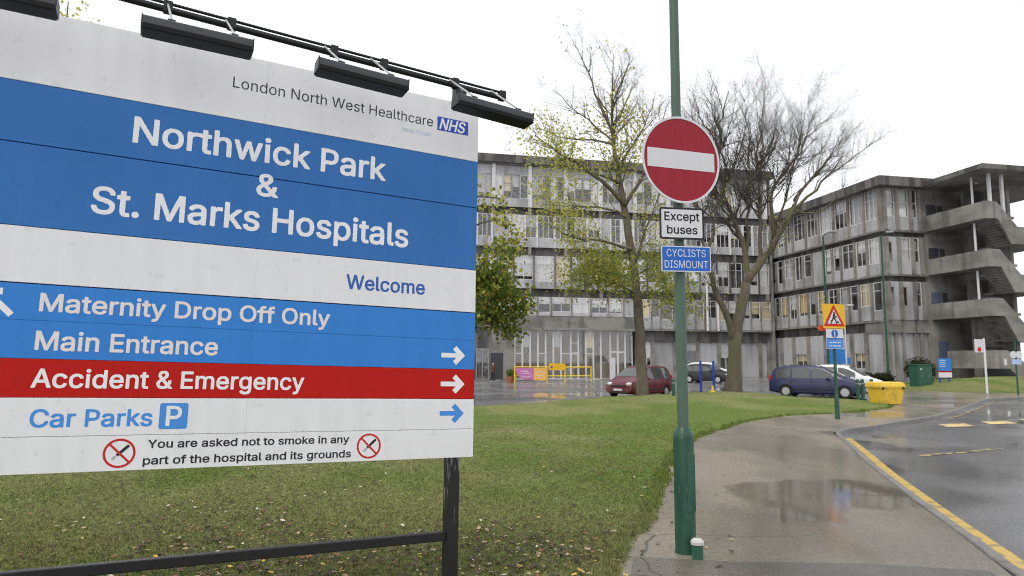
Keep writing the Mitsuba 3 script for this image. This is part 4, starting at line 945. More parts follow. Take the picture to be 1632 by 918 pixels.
# ------------------------------------------------------------------ cars
def car(name, label, M, L, W, top, belt, paintm, wx, wr=0.31, screen=(0.4, 1.2), rear=(-1.9, -2.1), sides=((-1.9, -1.15), (-1.08, -0.2), (-0.13, 0.85)), roof_rails=False, plate_front='m_plate_white'):
    key = thing(name, label, 'car')
    top = np.array(top); xs = np.unique(np.concatenate([np.linspace(-L / 2, L / 2, 44), top[:, 0]])); xs = xs[(xs >= -L / 2) & (xs <= L / 2)]
    zt = np.interp(xs, top[:, 0], top[:, 1])
    for _ in range(2): zt[2:-2] = 0.25 * zt[1:-3] + 0.5 * zt[2:-2] + 0.25 * zt[3:-1]
    def half(x): return W / 2 * (1 - 0.13 * (np.abs(x) / (L / 2)) ** 5)
    def section(x, z):
        w = half(x); e = (abs(x) / (L / 2)) ** 6; zb = 0.19 + 0.12 * e
        be = min(belt + 0.03 * x / L, z - 0.07); wt = w * 0.985 - max(z - be - 0.07, 0) * 0.30 - 0.03
        zmid = min(0.62, be - 0.02)
        return [(0, zb), (w * 0.88, zb), (w * 0.985, zb + 0.09), (w, (zb + zmid) / 2 + 0.05), (w, zmid), (w * 0.985, be), (wt, z - 0.055), (wt - 0.06, z - 0.012), (wt * 0.5, z + 0.012), (0, z + 0.02)]
    secs = [section(x, z) for x, z in zip(xs, zt)]
    k = len(secs[0]); rings = []
    for x, s in zip(xs, secs):
        rings.append([(x, y, z) for y, z in s] + [(x, -y, z) for y, z in s[-2:0:-1]])
    n = len(rings[0]); v = np.array(rings).reshape(-1, 3); f = []
    for i in range(len(xs) - 1):
        for j in range(n):
            a, b = i * n + j, i * n + (j + 1) % n
            f += [(a, b, b + n), (a, b + n, a + n)]
    for i, o in ((0, 1), (len(xs) - 1, -1)):
        c = len(v); v = np.vstack([v, v[i * n:(i + 1) * n].mean(0)])
        f += [(i * n + j, c, i * n + (j + 1) % n)[::o] for j in range(n)]
    body = trimesh.Trimesh(v, np.array(f), process=True)
    if body.volume < 0: body.invert()
    man = m3.Manifold(m3.Mesh(body.vertices.astype(np.float32), body.faces.astype(np.uint32)))
    if man.status() == m3.Error.NoError:
        for x in wx:
            for s in (1, -1):
                c = m3.Manifold.cylinder(0.24, wr + 0.055, wr + 0.055, 28).rotate([90, 0, 0]).translate([x, s * (W / 2 + 0.12) + (0 if s < 0 else 0), wr]) if s > 0 else m3.Manifold.cylinder(0.24, wr + 0.055, wr + 0.055, 28).rotate([90, 0, 0]).translate([x, -W / 2 + 0.12, wr])
                man = man - c
        mm = man.to_mesh(); body = trimesh.Trimesh(mm.vert_properties[:, :3], mm.tri_verts, process=True)
    add(key + '__body', xf(body, M), paintm, 32)
    tz = lambda x: float(np.interp(x, xs, zt))
    def side_window(a, b, s, lo=0.1, hi=0.9):
        g = np.linspace(a, b, 7); vv = []
        for x in g:
            sec = section(x, tz(x)); p, q = np.array(sec[5]), np.array(sec[6])
            for t in (lo, hi):
                y, z = p + (q - p) * t; vv.append((x, s * (y + 0.008), z))
        ff = []
        for i in range(6): ff += [(2 * i, 2 * i + 1, 2 * i + 3), (2 * i, 2 * i + 3, 2 * i + 2)]
        return trimesh.Trimesh(np.array(vv), np.array(ff), process=False)
    for s in (1, -1):
        for a, b in sides: add(key + '__side_window', xf(side_window(a, b, s), M), 'm_car_glass')
    def top_window(a, b, w=0.86):
        g = np.linspace(a, b, 7); vv = []
        dx, dz = b - a, tz(b) - tz(a); nn = np.array([-dz, 0, dx]) / math.hypot(dx, dz) * (1 if dx > 0 else -1)
        for x in g:
            sec = section(x, tz(x)); wt = sec[7][0] * w / 0.9
            for t in (-1, -0.5, 0, 0.5, 1):
                y = t * wt; z = np.interp(abs(y), [0, sec[8][0], sec[7][0]], [sec[9][1], sec[8][1], sec[7][1]])
                vv.append(np.array((x, y, z)) + nn * 0.01)
        ff = []
        for i in range(6):
            for j in range(4):
                q = i * 5 + j; ff += [(q, q + 1, q + 6), (q, q + 6, q + 5)]
        return trimesh.Trimesh(np.array(vv), np.array(ff), process=False)
    add(key + '__windscreen', xf(top_window(*screen), M), 'm_car_glass', True)
    add(key + '__rear_window', xf(top_window(*rear), M), 'm_car_glass', True)
    for x in wx:
        for s in (1, -1):
            prof = [(wr * 0.62, -0.085), (wr * 0.9, -0.095), (wr, -0.06), (wr, 0.06), (wr * 0.9, 0.095), (wr * 0.62, 0.085)]
            MW = M @ frame((x, s * (W / 2 - 0.115), wr), (1, 0, 0), (0, 0, -s), (0, s, 0))
            wk = add(key + '__wheel', xf(lathe(prof + [prof[0]], 28), MW), 'm_tyre', 40)
            sp = [xf(box(-0.03, 0.03, 0.03, wr * 0.6, 0.068, 0.09), rotz(q * 2 * math.pi / 7)) for q in range(7)]
            add(wk + '__rim', xf(cat(lathe([(0, 0.03), (wr * 0.6, 0.03), (wr * 0.64, 0.088), (wr * 0.58, 0.09), (wr * 0.56, 0.06), (0, 0.058)], 24), lathe([(0, 0.058), (0.06, 0.058), (0.05, 0.1), (0, 0.1)], 14), *sp), MW), 'm_rim')
    zf = min(tz(L / 2 - 0.25), 0.86)
    for s in (1, -1):
        e = trimesh.creation.icosphere(2, 1.0); e.apply_scale([0.2, 0.17, 0.1]); e.apply_translation([L / 2 - 0.2, s * (W / 2 - 0.29), zf - 0.13])
        add(key + '__headlight', xf(e, M), 'm_headlight', True)
        add(key + '__tail_light', xf(cbox(-L / 2 - 0.005, -L / 2 + 0.16, s * (W / 2 - 0.2) - 0.085, s * (W / 2 - 0.2) + 0.085, 0.78, 1.15, 0.03), M), 'm_taillight')
        e = cbox(-0.09, 0.07, -0.1, 0.1, -0.06, 0.06, 0.03); e.apply_translation([screen[1] - 0.28 if screen[1] > screen[0] else 0.7, s * (W / 2 + 0.09), belt + 0.06])
        add(key + '__wing_mirror', xf(e, M), paintm)
        for x in (sides[1][0] - 0.02, sides[2][0] - 0.04, sides[2][1] - 0.02):
            sec = section(x, tz(x)); add(key + '__door_seam', xf(cat(*[box(x - 0.006, x + 0.006, s * sec[i][0] - 0.01, s * sec[i][0] + 0.0035, sec[i][1] + 0.001, sec[i + 1][1]) for i in (3,)], box(x - 0.006, x + 0.006, s * sec[4][0] - 0.02, s * sec[4][0] + 0.003, sec[4][1] + 0.001, sec[5][1] - 0.03)), M), 'm_trim')
        for a, b in sides[1:]: add(key + '__door_handle', xf(cbox(a + 0.03, a + 0.2, s * (W / 2) - 0.012, s * (W / 2) + 0.025, belt - 0.13, belt - 0.1, 0.006), M), paintm)
        add(key + '__sill_trim', xf(cbox(wx[0] + wr + 0.08, wx[1] - wr - 0.08, s * W / 2 - 0.03, s * W / 2 + 0.012, 0.4, 0.47, 0.01), M), 'm_trim')
        if roof_rails: add(key + '__roof_rail', xf(tube([(-1.6, s * 0.56, tz(-1.6)), (-1.5, s * 0.56, tz(-1.5) + 0.06), (0.0, s * 0.56, tz(0) + 0.07), (0.1, s * 0.56, tz(0.1))], 0.018, 8), M), 'm_trim')
    add(key + '__front_plate', xf(cbox(L / 2 - 0.02, L / 2 + 0.025, -0.26, 0.26, 0.38, 0.49, 0.004), M), plate_front)
    add(key + '__rear_plate', xf(cbox(-L / 2 - 0.03, -L / 2 + 0.02, -0.26, 0.26, 0.62, 0.73, 0.004), M), 'm_plate_yellow')
    add(key + '__grille', xf(cbox(L / 2 - 0.06, L / 2 + 0.008, -0.42, 0.42, 0.56, 0.66, 0.01), M), 'm_trim')
    add(key + '__bumper_intake', xf(cbox(L / 2 - 0.06, L / 2 + 0.012, -0.55, 0.55, 0.26, 0.36, 0.01), M), 'm_trim')
    return key
def heading(dx, dy, loc): return rotz(math.atan2(dy, dx), loc)
MPV = [(-2.2, 0.5), (-2.18, 0.95), (-2.05, 1.4), (-1.85, 1.58), (-1.2, 1.65), (-0.4, 1.67), (0.2, 1.62), (0.5, 1.52), (1.3, 1.06), (1.45, 1.0), (1.95, 0.84), (2.15, 0.7), (2.2, 0.5)]
SMALL = [(x * 0.92, z) for x, z in MPV]
car('parked_car', 'dark red people carrier parked behind the yellow leaved tree', heading(-0.69, -0.725, (6.75, 36.6, terrain(6, 36))), 4.05, 1.72, SMALL, 0.93, 'm_paint_red', (-1.24, 1.3), 0.3, (1.19, 0.5), (-1.75, -1.95), ((-1.62, -1.0), (-0.93, -0.1), (-0.03, 0.78)))
car('parked_car', 'dark blue people carrier parked side on beyond the lawn, right of the bare tree', heading(0.8, -0.6, (16.4, 37.25, -0.12)), 4.7, 1.8, [(x * 1.066, z) for x, z in MPV], 0.95, 'm_paint_blue', (-1.45, 1.47), 0.32, (1.33, 0.5), (-1.95, -2.18), ((-1.95, -1.2), (-1.12, -0.2), (-0.12, 0.85)), True)
car('parked_car', 'white people carrier mostly hidden behind the dark blue car', heading(0.8, -0.6, (18.65, 39.2, -0.12)), 4.3, 1.76, [(x * 0.97, z * 1.03) for x, z in MPV], 0.95, 'm_paint_white', (-1.3, 1.34), 0.31, (1.25, 0.45), (-1.85, -2.05), ((-1.8, -1.1), (-1.03, -0.15), (-0.08, 0.8)))
HATCH = [(-1.95, 0.5), (-1.93, 0.9), (-1.75, 1.2), (-1.45, 1.4), (-0.7, 1.47), (0.0, 1.44), (0.3, 1.36), (0.95, 0.98), (1.1, 0.94), (1.7, 0.8), (1.9, 0.68), (1.95, 0.5)]
car('parked_car', 'black hatchback parked near the building behind the two blue posts', heading(0.72, -0.69, (15.4, 54.5, float(terrain(np.array(15.4), np.array(54.5))))), 3.9, 1.7, HATCH, 0.9, 'm_paint_black', (-1.2, 1.22), 0.3, (0.93, 0.3), (-1.5, -1.76), ((-1.5, -0.95), (-0.9, -0.1), (-0.04, 0.6)))
car('parked_car', 'white hatchback parked beyond the black one near the building', heading(0.9, -0.43, (16.6, 58.3, float(terrain(np.array(16.6), np.array(58.3))))), 4.1, 1.72, [(x * 1.05, z * 1.06) for x, z in HATCH], 0.92, 'm_paint_white', (-1.26, 1.28), 0.3, (0.95, 0.3), (-1.58, -1.84), ((-1.55, -0.98), (-0.93, -0.1), (-0.04, 0.62)))

# ------------------------------------------------------------------ street furniture
# roadworks sign on its green post
rp = thing('sign_post', 'green sign post with wide base at the far corner of the pavement', 'post')
RX, RY = 9.83, 21.1
add(rp + '__post', cyl((RX, RY, -0.1), (RX, RY, 3.5), 0.045, sides=16), 'm_green_pole', 40)
add(rp + '__base', xf(lathe([(0, -0.1), (0.07, -0.1), (0.07, 0.62), (0.046, 0.7), (0, 0.7)], 16), rotz(0, (RX, RY, 0))), 'm_green_pole', 40)
def plate_frame(x, y, z, yaw):
    M = rotz(yaw, (x, y, z)); return M, upright(M)
rwk = thing('roadworks_sign', 'yellow square sign with red bordered roadworks triangle on the green post', 'road sign')
M, T2 = plate_frame(RX, RY - 0.055, 3.1, 0.3)
add(rwk + '__plate', xf(poly_extrude(rrect(-0.41, 0.41, -0.375, 0.375, 0.03), 0.005), T2), 'm_yellow')
Z1 = frame((0, 0, 0.0052), (1, 0, 0), (0, 1, 0), (0, 0, 1)); Z2 = frame((0, 0, 0.0092), (1, 0, 0), (0, 1, 0), (0, 0, 1))
tri = Polygon([(-0.36, -0.29), (0.36, -0.29), (0, 0.33)])
add(rwk + '__triangle', xf(xf(poly_extrude(tri.buffer(0.02), 0.0035), Z1), T2), 'm_ink_red')
add(rwk + '__triangle_face', xf(xf(poly_extrude(tri.buffer(-0.06), 0.0015), Z2), T2), 'm_plate_white')
man = shapely.union_all([Point(0.01, 0.1).buffer(0.035), LineString([(0.0, 0.06), (-0.02, -0.05)]).buffer(0.035), LineString([(-0.02, -0.05), (0.06, -0.13), (0.08, -0.21)]).buffer(0.022), LineString([(-0.03, -0.05), (-0.07, -0.13), (-0.12, -0.21)]).buffer(0.022),
                         LineString([(0.01, 0.05), (0.08, -0.03), (-0.05, -0.06)]).buffer(0.016), LineString([(0.1, 0.0), (-0.13, -0.14)]).buffer(0.01), Polygon([(0.08, -0.21), (0.2, -0.21), (0.13, -0.13)])])
add(rwk + '__pictogram', xf(xf(poly_extrude(man.intersection(tri.buffer(-0.065)), 0.0015), frame((0, 0, 0.0109), (1, 0, 0), (0, 1, 0), (0, 0, 1))), T2), 'm_ink_black')
cp = thing('cycle_route_sign', 'white and blue plate with blue disc under the roadworks sign', 'road sign')
M, T2 = plate_frame(RX, RY - 0.055, 2.4, 0.3)
add(cp + '__plate', xf(poly_extrude(shapely.box(-0.32, -0.29, 0.32, 0.31), 0.005), T2), 'm_plate_white')
dsc = Point(0, 0.17).buffer(0.125); bar = shapely.box(-0.018, 0.07, 0.018, 0.27)
add(cp + '__symbol', xf(xf(poly_extrude(dsc.difference(bar), 0.002), Z1), T2), 'm_plate_blue')
add(cp + '__panel', xf(xf(poly_extrude(shapely.union_all([shapely.box(-0.31, -0.02, 0.31, 0.035)]), 0.002), Z1), T2), 'm_ink_blue')
add(cp + '__panel', xf(xf(poly_extrude(shapely.box(-0.31, -0.28, 0.31, -0.025), 0.002), Z1), T2), 'm_ink_light_blue')
for y in (-0.12, -0.22):
    for x, w in ((-0.22, 0.1), (-0.1, 0.16), (0.08, 0.12)): add(cp + '__lettering', xf(xf(poly_extrude(shapely.box(x, y, x + w, y + 0.035), 0.0012), frame((0, 0, 0.0074), (1, 0, 0), (0, 1, 0), (0, 0, 1))), T2), 'm_plate_white')
ra = thing('arrow_plate', 'small orange red plate sticking out left behind the roadworks sign', 'road sign')
M, T2 = plate_frame(RX, RY + 0.06, 2.73, 0.3)
add(ra + '__plate', xf(poly_extrude(Polygon([(-0.58, 0), (-0.5, 0.08), (-0.02, 0.08), (-0.02, -0.08), (-0.5, -0.08)]), 0.006), T2), 'm_orange_red')

gb = thing('grit_bin', 'yellow plastic grit bin with lid at the right end of the lawn', 'bin')
M = rotz(0.25, (15.55, 29.0, 0.02))
hull = lambda pts: trimesh.convex.convex_hull(np.array(pts, float))
add(gb + '__tub', xf(hull([(sx * x, sy * y, z) for sx in (1, -1) for sy in (1, -1) for x, y, z in ((0.47, 0.32, 0), (0.5, 0.3, 0), (0.55, 0.4, 0.66), (0.58, 0.37, 0.66))]), M), 'm_bin_yellow')
add(gb + '__lid', xf(hull([(sx * x, sy * y, z) for sx in (1, -1) for sy in (1, -1) for x, y, z in ((0.62, 0.43, 0.665), (0.62, 0.43, 0.74), (0.5, 0.3, 0.9), (0.59, 0.38, 0.86))]), M), 'm_bin_yellow')
for sx in (-0.5, 0.5): add(gb + '__hinge', xf(cbox(sx - 0.05, sx + 0.05, -0.46, -0.42, 0.6, 0.7, 0.01), M), 'm_trim')
cb = thing('utility_cabinet', 'dark green metal street cabinet on the grass beside the small blue sign', 'cabinet')
M = rotz(0.3, (27.0, 45.9, 0.1))
add(cb + '__body', xf(cbox(-0.6, 0.6, -0.35, 0.35, -0.1, 1.48, 0.015), M), 'm_green_paint')
add(cb + '__roof', xf(cbox(-0.64, 0.64, -0.39, 0.39, 1.483, 1.56, 0.02), M), 'm_green_paint')
for a, b in ((-0.57, -0.006), (0.006, 0.57)):
    k = add(cb + '__door', xf(cbox(a, b, -0.372, -0.352, 0.05, 1.44, 0.004), M), 'm_green_paint')
    add(k + '__handle', xf(cbox((a + b) / 2 - 0.02, (a + b) / 2 + 0.02, -0.39, -0.373, 0.7, 0.85, 0.004), M), 'm_back_grey')
add(cb + '__label', xf(cbox(-0.4, -0.28, -0.378, -0.3725, 1.18, 1.28, 0.001), M), 'm_plate_white')
ds = thing('direction_sign', 'small blue and white hospital direction board on two posts on the grass bank', 'sign')
M, T2 = plate_frame(29.05, 46.6, 0.1, 0.35)
add(ds + '__panel', xf(poly_extrude(shapely.box(-0.6, 1.12, 0.6, 1.95), 0.03), T2), 'm_sign_light_blue')
add(ds + '__panel', xf(poly_extrude(shapely.box(-0.6, 1.02, 0.6, 1.116), 0.03), T2), 'm_sign_red')
add(ds + '__panel', xf(poly_extrude(shapely.box(-0.6, 0.68, 0.6, 1.016), 0.03), T2), 'm_sign_white')
for y in (1.8, 1.66, 1.52, 1.38):
    for x, w in ((-0.5, 0.22), (-0.24, 0.3)): add(ds + '__lettering', xf(xf(poly_extrude(shapely.box(x, y, x + w, y + 0.05), 0.003), frame((0, 0, 0.0303), (1, 0, 0), (0, 1, 0), (0, 0, 1))), T2), 'm_plate_white')
for s in (-0.42, 0.42): add(ds + '__post', xf(cyl((s, 0.05, -0.5), (s, 0.05, 1.9), 0.045, sides=12), M), 'm_blue_post', 40)
bs_ = thing('bus_stop', 'bus stop pole with white and red flag on the right hand kerb', 'bus stop')
M = rotz(0.2, (25.45, 37.3, 0.0))
add(bs_ + '__pole', xf(cyl((0, 0, -0.1), (0, 0, 3.05), 0.055, sides=14), M), 'm_frame_white', 40)
add(bs_ + '__flag', xf(cbox(-0.6, -0.06, -0.02, 0.02, 2.62, 3.0, 0.006), M), 'm_plate_white')
add(bs_ + '__flag_panel', xf(cbox(-0.6, -0.06, -0.02, 0.02, 2.3, 2.616, 0.006), M), 'm_plate_white')
add(bs_ + '__roundel', xf(xf(disc(-0.33, 2.46, 0.13, 0.004), frame((0, 0, 0.021), (1, 0, 0), (0, 1, 0), (0, 0, 1))), upright(M)), 'm_ink_red')
add(bs_ + '__base', xf(cyl((0, 0, -0.05), (0, 0, 0.12), 0.09, 0.07, 14), M), 'm_back_grey', 40)
rs2 = thing('round_sign_post', 'green post with round white sign at the far right edge of the picture', 'road sign')
M = rotz(0.15, (27.9, 38.4, 0.05))
add(rs2 + '__post', xf(cyl((0, 0, -0.1), (0, 0, 2.9), 0.045, sides=12), M), 'm_green_pole', 40)
for s in (-0.2, 0.2): add(rs2 + '__plate', xf(xf(disc(s * 0.9, 2.15, 0.2, 0.006), frame((0, 0, 0.05), (1, 0, 0), (0, 1, 0), (0, 0, 1))), upright(M)), 'm_plate_white')
add(rs2 + '__panel', xf(xf(poly_extrude(shapely.box(-0.3, 1.62, 0.3, 1.9), 0.006), frame((0, 0, 0.05), (1, 0, 0), (0, 1, 0), (0, 0, 1))), upright(M)), 'm_ink_pale_blue')

def column(name, label, x, y, h, r0, r1, m, head):
    k = thing(name, label, 'street lamp')
    z = float(terrain(np.array(x), np.array(y)))
    add(k + '__pole', cyl((x, y, z - 0.1), (x, y, h), r0, r1, 14), m, 40)
    add(k + '__base', cyl((x, y, z - 0.1), (x, y, z + 1.2), r0 * 1.5, r0 * 1.5, 14), m, 40)
    if head == 'arm':
        add(k + '__bracket', tube([(x, y, h - 0.05), (x + 0.08, y - 0.1, h + 0.18), (x + 0.3, y - 0.3, h + 0.26)], 0.03, 8), m, 40)
        add(k + '__lantern', xf(cbox(0, 0.5, -0.12, 0.12, -0.06, 0.08, 0.03), rotz(-0.7, (x + 0.25, y - 0.25, h + 0.26))), 'm_frame_grey')
    else:
        add(k + '__bracket', tube([(x, y, h - 0.03), (x + 0.06, y - 0.02, h + 0.16), (x + 0.22, y - 0.05, h + 0.22)], 0.022, 8), m, 40)
        e = trimesh.creation.icosphere(2, 1.0); e.apply_scale([0.26, 0.16, 0.09]); e.apply_translation([x + 0.36, y - 0.06, h + 0.18])
        add(k + '__lantern', e, 'm_cap_white', True)
column('lamp_column', 'thin green lamp column rising behind the roadworks sign', 20.55, 45.0, 10.0, 0.085, 0.06, 'm_green_pole', 'arm')
column('lamp_column', 'thin green lamp column in front of the near end of the right wing', 27.2, 50.2, 11.0, 0.09, 0.06, 'm_green_pole', 'arm')
column('lamp_column', 'short white lamp post with curved head right of the roadworks sign', 21.9, 45.4, 5.3, 0.05, 0.04, 'm_frame_white', 'curve')

for i, (x, y) in enumerate(((10.33, 38.0), (11.0, 37.9))):
    k = thing('blue_post', ['blue post left of the pair by the bare tree', 'blue post right of the pair, close to the bare tree trunk'][i], 'post', 'blue posts by the bare tree')
    z = -0.05
    add(k + '__shaft', cyl((x, y, z - 0.1), (x, y, 1.75), 0.06, sides=14), 'm_blue_post', 40); add(k + '__cap', xf(lathe([(0, 1.75), (0.064, 1.75), (0.06, 1.79), (0, 1.8)], 14), rotz(0, (x, y, 0))), 'm_blue_post', 40)
for i, (x, y) in enumerate(((10.55, 36.6),)):
    k = thing('marker_cone', 'small yellow marker cone on the grass beside the bare tree', 'cone')
    z = float(lawn_z(np.array([x]), np.array([y]))[0])
    add(k + '__cone', cyl((x, y, z), (x, y, z + 0.36), 0.12, 0.03, 14), 'm_rail_yellow', 40); add(k + '__foot', cbox(x - 0.15, x + 0.15, y - 0.15, y + 0.15, z - 0.02, z + 0.03, 0.008), 'm_rail_yellow')
bol = ['green bollard beside the red car, left of the lamp column', 'green bollard left of three in front of the blue car', 'middle green bollard of three in front of the blue car', 'green bollard nearest the yellow grit bin']
for lab, (x, y) in zip(bol, ((7.5, 32.3), (16.1, 32.4), (16.42, 32.6), (16.95, 32.8))):
    k = thing('bollard', lab, 'bollard', 'green bollards edging the car park')
    add(k + '__post', cyl((x, y, -0.2), (x, y, 0.86), 0.075, sides=16), 'm_green_paint', 40); add(k + '__cap', xf(lathe([(0, 0.86), (0.083, 0.86), (0.083, 0.9), (0.05, 0.95), (0, 0.96)], 16), rotz(0, (x, y, 0))), 'm_green_paint', 40)
    add(k + '__band', cyl((x, y, 0.72), (x, y, 0.78), 0.078, sides=16), 'm_back_grey', 40)

# yellow barrier with banners in front of the entrance
yr = thing('barrier_rail', 'yellow tubular barrier rail in front of the glazed entrance', 'barrier')
Q0, Q1 = np.array([0.28, 61.6]), np.array([7.15, 62.6]); ev = (Q1 - Q0) / np.linalg.norm(Q1 - Q0); LQ = np.linalg.norm(Q1 - Q0)
M = frame((Q0[0], Q0[1], -0.12), (ev[0], ev[1], 0), (-ev[1], ev[0], 0), (0, 0, 1))
for z in (0.62, 1.4): add(yr + '__rail', xf(cyl((0, 0, z), (LQ, 0, z), 0.055, sides=10), M), 'm_rail_yellow', 40)
for s in (0.0, 2.9, 4.55, LQ): add(yr + '__post', xf(cyl((s, 0, 0), (s, 0, 1.45), 0.06, sides=10), M), 'm_rail_yellow', 40)
MB = M @ frame((0, -0.07, 0), (1, 0, 0), (0, 1, 0), (0, 0, 1))
bn = thing('banner', 'pink curved banner tied to the left end of the yellow barrier', 'banner')
add(bn + '__cloth', xf(poly_extrude(Polygon([(0.02, 1.32)] + [(0.02 + 1.1 * t, 1.32 - 1.05 * math.sqrt(max(0, 1 - (1 - t) ** 2))) for t in np.linspace(0.05, 1, 12)] + [(1.66, 0.25), (1.66, 1.32)]), 0.02), upright(MB)), 'm_bank_pink')
add(bn + '__print', xf(xf(poly_extrude(shapely.union_all([shapely.box(0.5, 0.98, 1.2, 1.06), shapely.box(0.7, 0.8, 1.35, 0.87), LineString([(0.6, 0.6), (1.0, 0.5), (1.5, 0.62)]).buffer(0.03)]), 0.004), frame((0, 0, 0.0203), (1, 0, 0), (0, 1, 0), (0, 0, 1))), upright(MB)), 'm_plate_white')
bn = thing('banner', 'square orange banner beside the pink one on the yellow barrier', 'banner')
add(bn + '__cloth', xf(poly_extrude(shapely.box(1.68, 0.22, 2.86, 1.32), 0.02), upright(MB)), 'm_bank_orange')
add(bn + '__print', xf(xf(poly_extrude(shapely.union_all([LineString([(1.9, 0.9), (2.3, 1.02), (2.7, 0.9)]).buffer(0.03), shapely.box(1.95, 0.62, 2.6, 0.68), shapely.box(2.0, 0.45, 2.5, 0.51)]), 0.004), frame((0, 0, 0.0203), (1, 0, 0), (0, 1, 0), (0, 0, 1))), upright(MB)), 'm_plate_white')
bn = thing('notice_board', 'mustard yellow board with purple spot standing above the middle of the barrier', 'sign')
add(bn + '__board', xf(poly_extrude(rrect(3.05, 4.55, 1.12, 1.72, 0.05), 0.03), upright(MB)), 'm_yellow')
add(bn + '__spot', xf(xf(disc(3.3, 1.4, 0.11, 0.004), frame((0, 0, 0.0303), (1, 0, 0), (0, 1, 0), (0, 0, 1))), upright(MB)), 'm_purple')
pb = thing('pull_up_banner', 'tall narrow white banner stand by the entrance doors', 'banner')
M = rotz(0.2, (9.65, 66.3, 0.0))
add(pb + '__sheet', xf(cbox(-0.25, 0.25, -0.02, 0.02, 0.1, 2.15, 0.005), M), 'm_plate_white'); add(pb + '__base', xf(cbox(-0.28, 0.28, -0.12, 0.12, -0.1, 0.098, 0.01), M), 'm_back_grey')
pl = thing('plant_pot', 'terracotta pot with leafy plant beside the pink banner', 'plant pot')
x, y = -0.15, 62.0
add(pl + '__pot', xf(lathe([(0, -0.12), (0.26, -0.12), (0.36, 0.4), (0.33, 0.42), (0.3, 0.36), (0, 0.36)], 16), rotz(0, (x, y, 0))), 'm_terracotta', 40)
rs = np.random.default_rng(3); dd = rs.normal(0, 1, (320, 3)); dd /= np.linalg.norm(dd, axis=1, keepdims=True)
add(pl + '__foliage', leaves(rs, dd * 0.38 * rs.random((320, 1)) ** 0.4 + np.array([x, y, 0.72]), 0.08, 0.03), 'm_leaf_green')
bs2 = thing('parking_board', 'light blue information board above the roof of the white car', 'sign')
M, T2 = plate_frame(22.0, 47.0, -0.1, 0.3)
add(bs2 + '__panel', xf(poly_extrude(shapely.box(-0.8, 1.75, 0.7, 2.75), 0.04), T2), 'm_sign_light_blue'); add(bs2 + '__panel', xf(poly_extrude(shapely.box(0.704, 1.75, 1.15, 2.2), 0.04), T2), 'm_sign_light_blue')
for s in (-0.6, 0.9): add(bs2 + '__post', xf(cyl((s, 0.05, 0), (s, 0.05, 2.1), 0.05, sides=10), M), 'm_blue_post', 40)

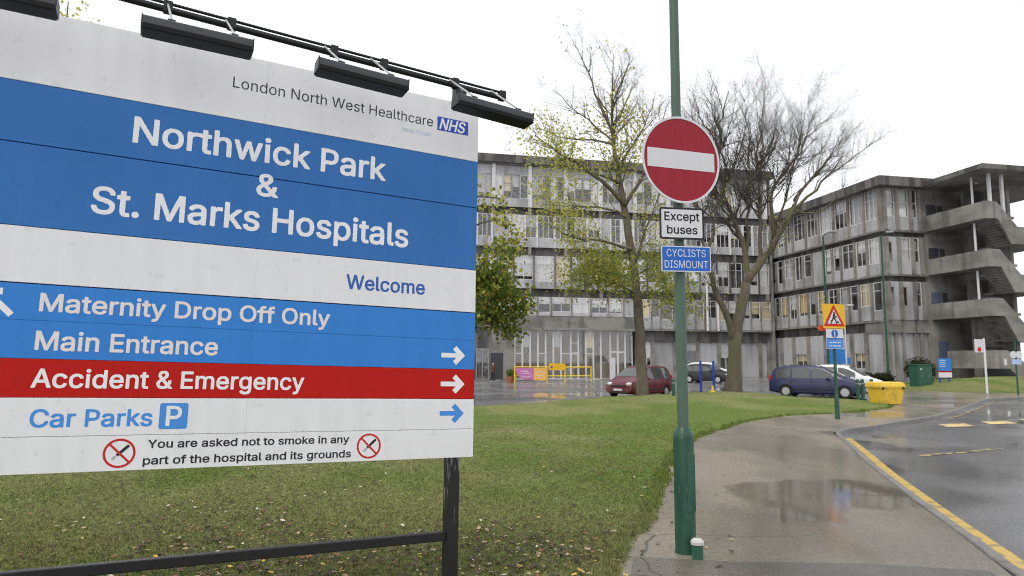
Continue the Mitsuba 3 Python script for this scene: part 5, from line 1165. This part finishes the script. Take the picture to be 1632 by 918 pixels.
# ------------------------------------------------------------------ the person by the doorway
def figure(bones, refine=0.02, it=8):
    parts = []
    for a, ra, b, rb in bones:
        s0 = m3.Manifold.sphere(ra, 14).translate(list(a)); s1 = m3.Manifold.sphere(rb, 14).translate(list(b)); parts.append(m3.Manifold.batch_hull([s0, s1]))
    m = m3.Manifold.batch_boolean(parts, m3.OpType.Add).refine_to_length(refine); mm = m.to_mesh()
    t = trimesh.Trimesh(mm.vert_properties[:, :3], mm.tri_verts, process=True); trimesh.smoothing.filter_taubin(t, iterations=it); return t
pe = thing('person', 'person in brown jacket and dark trousers walking in front of the dark entrance doors', 'person')
M = rotz(math.radians(-60), (-1.72, 63.6, -0.12))
hip, kn = 0.9, 0.48
body = figure([((0, 0, 1.0), 0.13, (0, 0, 1.38), 0.15), ((0, -0.17, 1.42), 0.055, (0, 0.17, 1.42), 0.055), ((0, 0, 1.42), 0.06, (0.015, 0, 1.54), 0.055), ((0.02, 0, 1.6), 0.085, (0.03, 0, 1.66), 0.1),
               ((0.115, 0, 1.61), 0.016, (0.125, 0, 1.595), 0.018), ((0.02, 0.098, 1.62), 0.018, (0.02, 0.1, 1.59), 0.016), ((0.02, -0.098, 1.62), 0.018, (0.02, -0.1, 1.59), 0.016),
               ((0, 0.09, hip), 0.095, (0.14, 0.09, kn), 0.06), ((0.14, 0.09, kn), 0.06, (0.16, 0.09, 0.08), 0.04), ((0, -0.09, hip), 0.095, (0.02, -0.09, kn), 0.06), ((0.02, -0.09, kn), 0.06, (-0.22, -0.09, 0.12), 0.04),
               ((0, 0.2, 1.4), 0.055, (-0.1, 0.24, 1.12), 0.043), ((-0.1, 0.24, 1.12), 0.043, (0.0, 0.24, 0.88), 0.03), ((0, -0.2, 1.4), 0.055, (0.08, -0.24, 1.12), 0.043), ((0.08, -0.24, 1.12), 0.043, (0.24, -0.23, 0.95), 0.03),
               ((0.0, 0.24, 0.86), 0.03, (0.03, 0.24, 0.78), 0.022), ((0.24, -0.23, 0.95), 0.03, (0.31, -0.22, 0.9), 0.022)], 0.03)
add(pe + '__body', xf(body, M), 'm_skin', True)
jk = figure([((0, 0, 0.9), 0.16, (0, 0, 1.38), 0.175), ((0, -0.17, 1.42), 0.075, (0, 0.17, 1.42), 0.075), ((0, 0.2, 1.4), 0.075, (-0.1, 0.24, 1.12), 0.06), ((-0.1, 0.24, 1.12), 0.06, (0.0, 0.24, 0.9), 0.045), ((0, -0.2, 1.4), 0.075, (0.08, -0.24, 1.12), 0.06), ((0.08, -0.24, 1.12), 0.06, (0.22, -0.23, 0.96), 0.045)], 0.03)
add(pe + '__jacket', xf(jk, M), 'm_jacket', True)
tr = figure([((0, 0.09, hip), 0.112, (0.14, 0.09, kn), 0.077), ((0.14, 0.09, kn), 0.077, (0.16, 0.09, 0.1), 0.06), ((0, -0.09, hip), 0.112, (0.02, -0.09, kn), 0.077), ((0.02, -0.09, kn), 0.077, (-0.21, -0.09, 0.14), 0.06)], 0.03)
add(pe + '__trousers', xf(tr, M), 'm_trousers', True)
add(pe + '__hair', xf(figure([((0.0, 0, 1.66), 0.11, (-0.02, 0, 1.7), 0.1)], 0.03), M), 'm_hair', True)
for a, b in (((0.14, 0.09, 0.045), (0.3, 0.09, 0.035)), ((-0.24, -0.09, 0.1), (-0.12, -0.09, 0.035))): add(pe + '__shoe', xf(figure([(a, 0.045, b, 0.035)], 0.03), M), 'm_shoe', True)
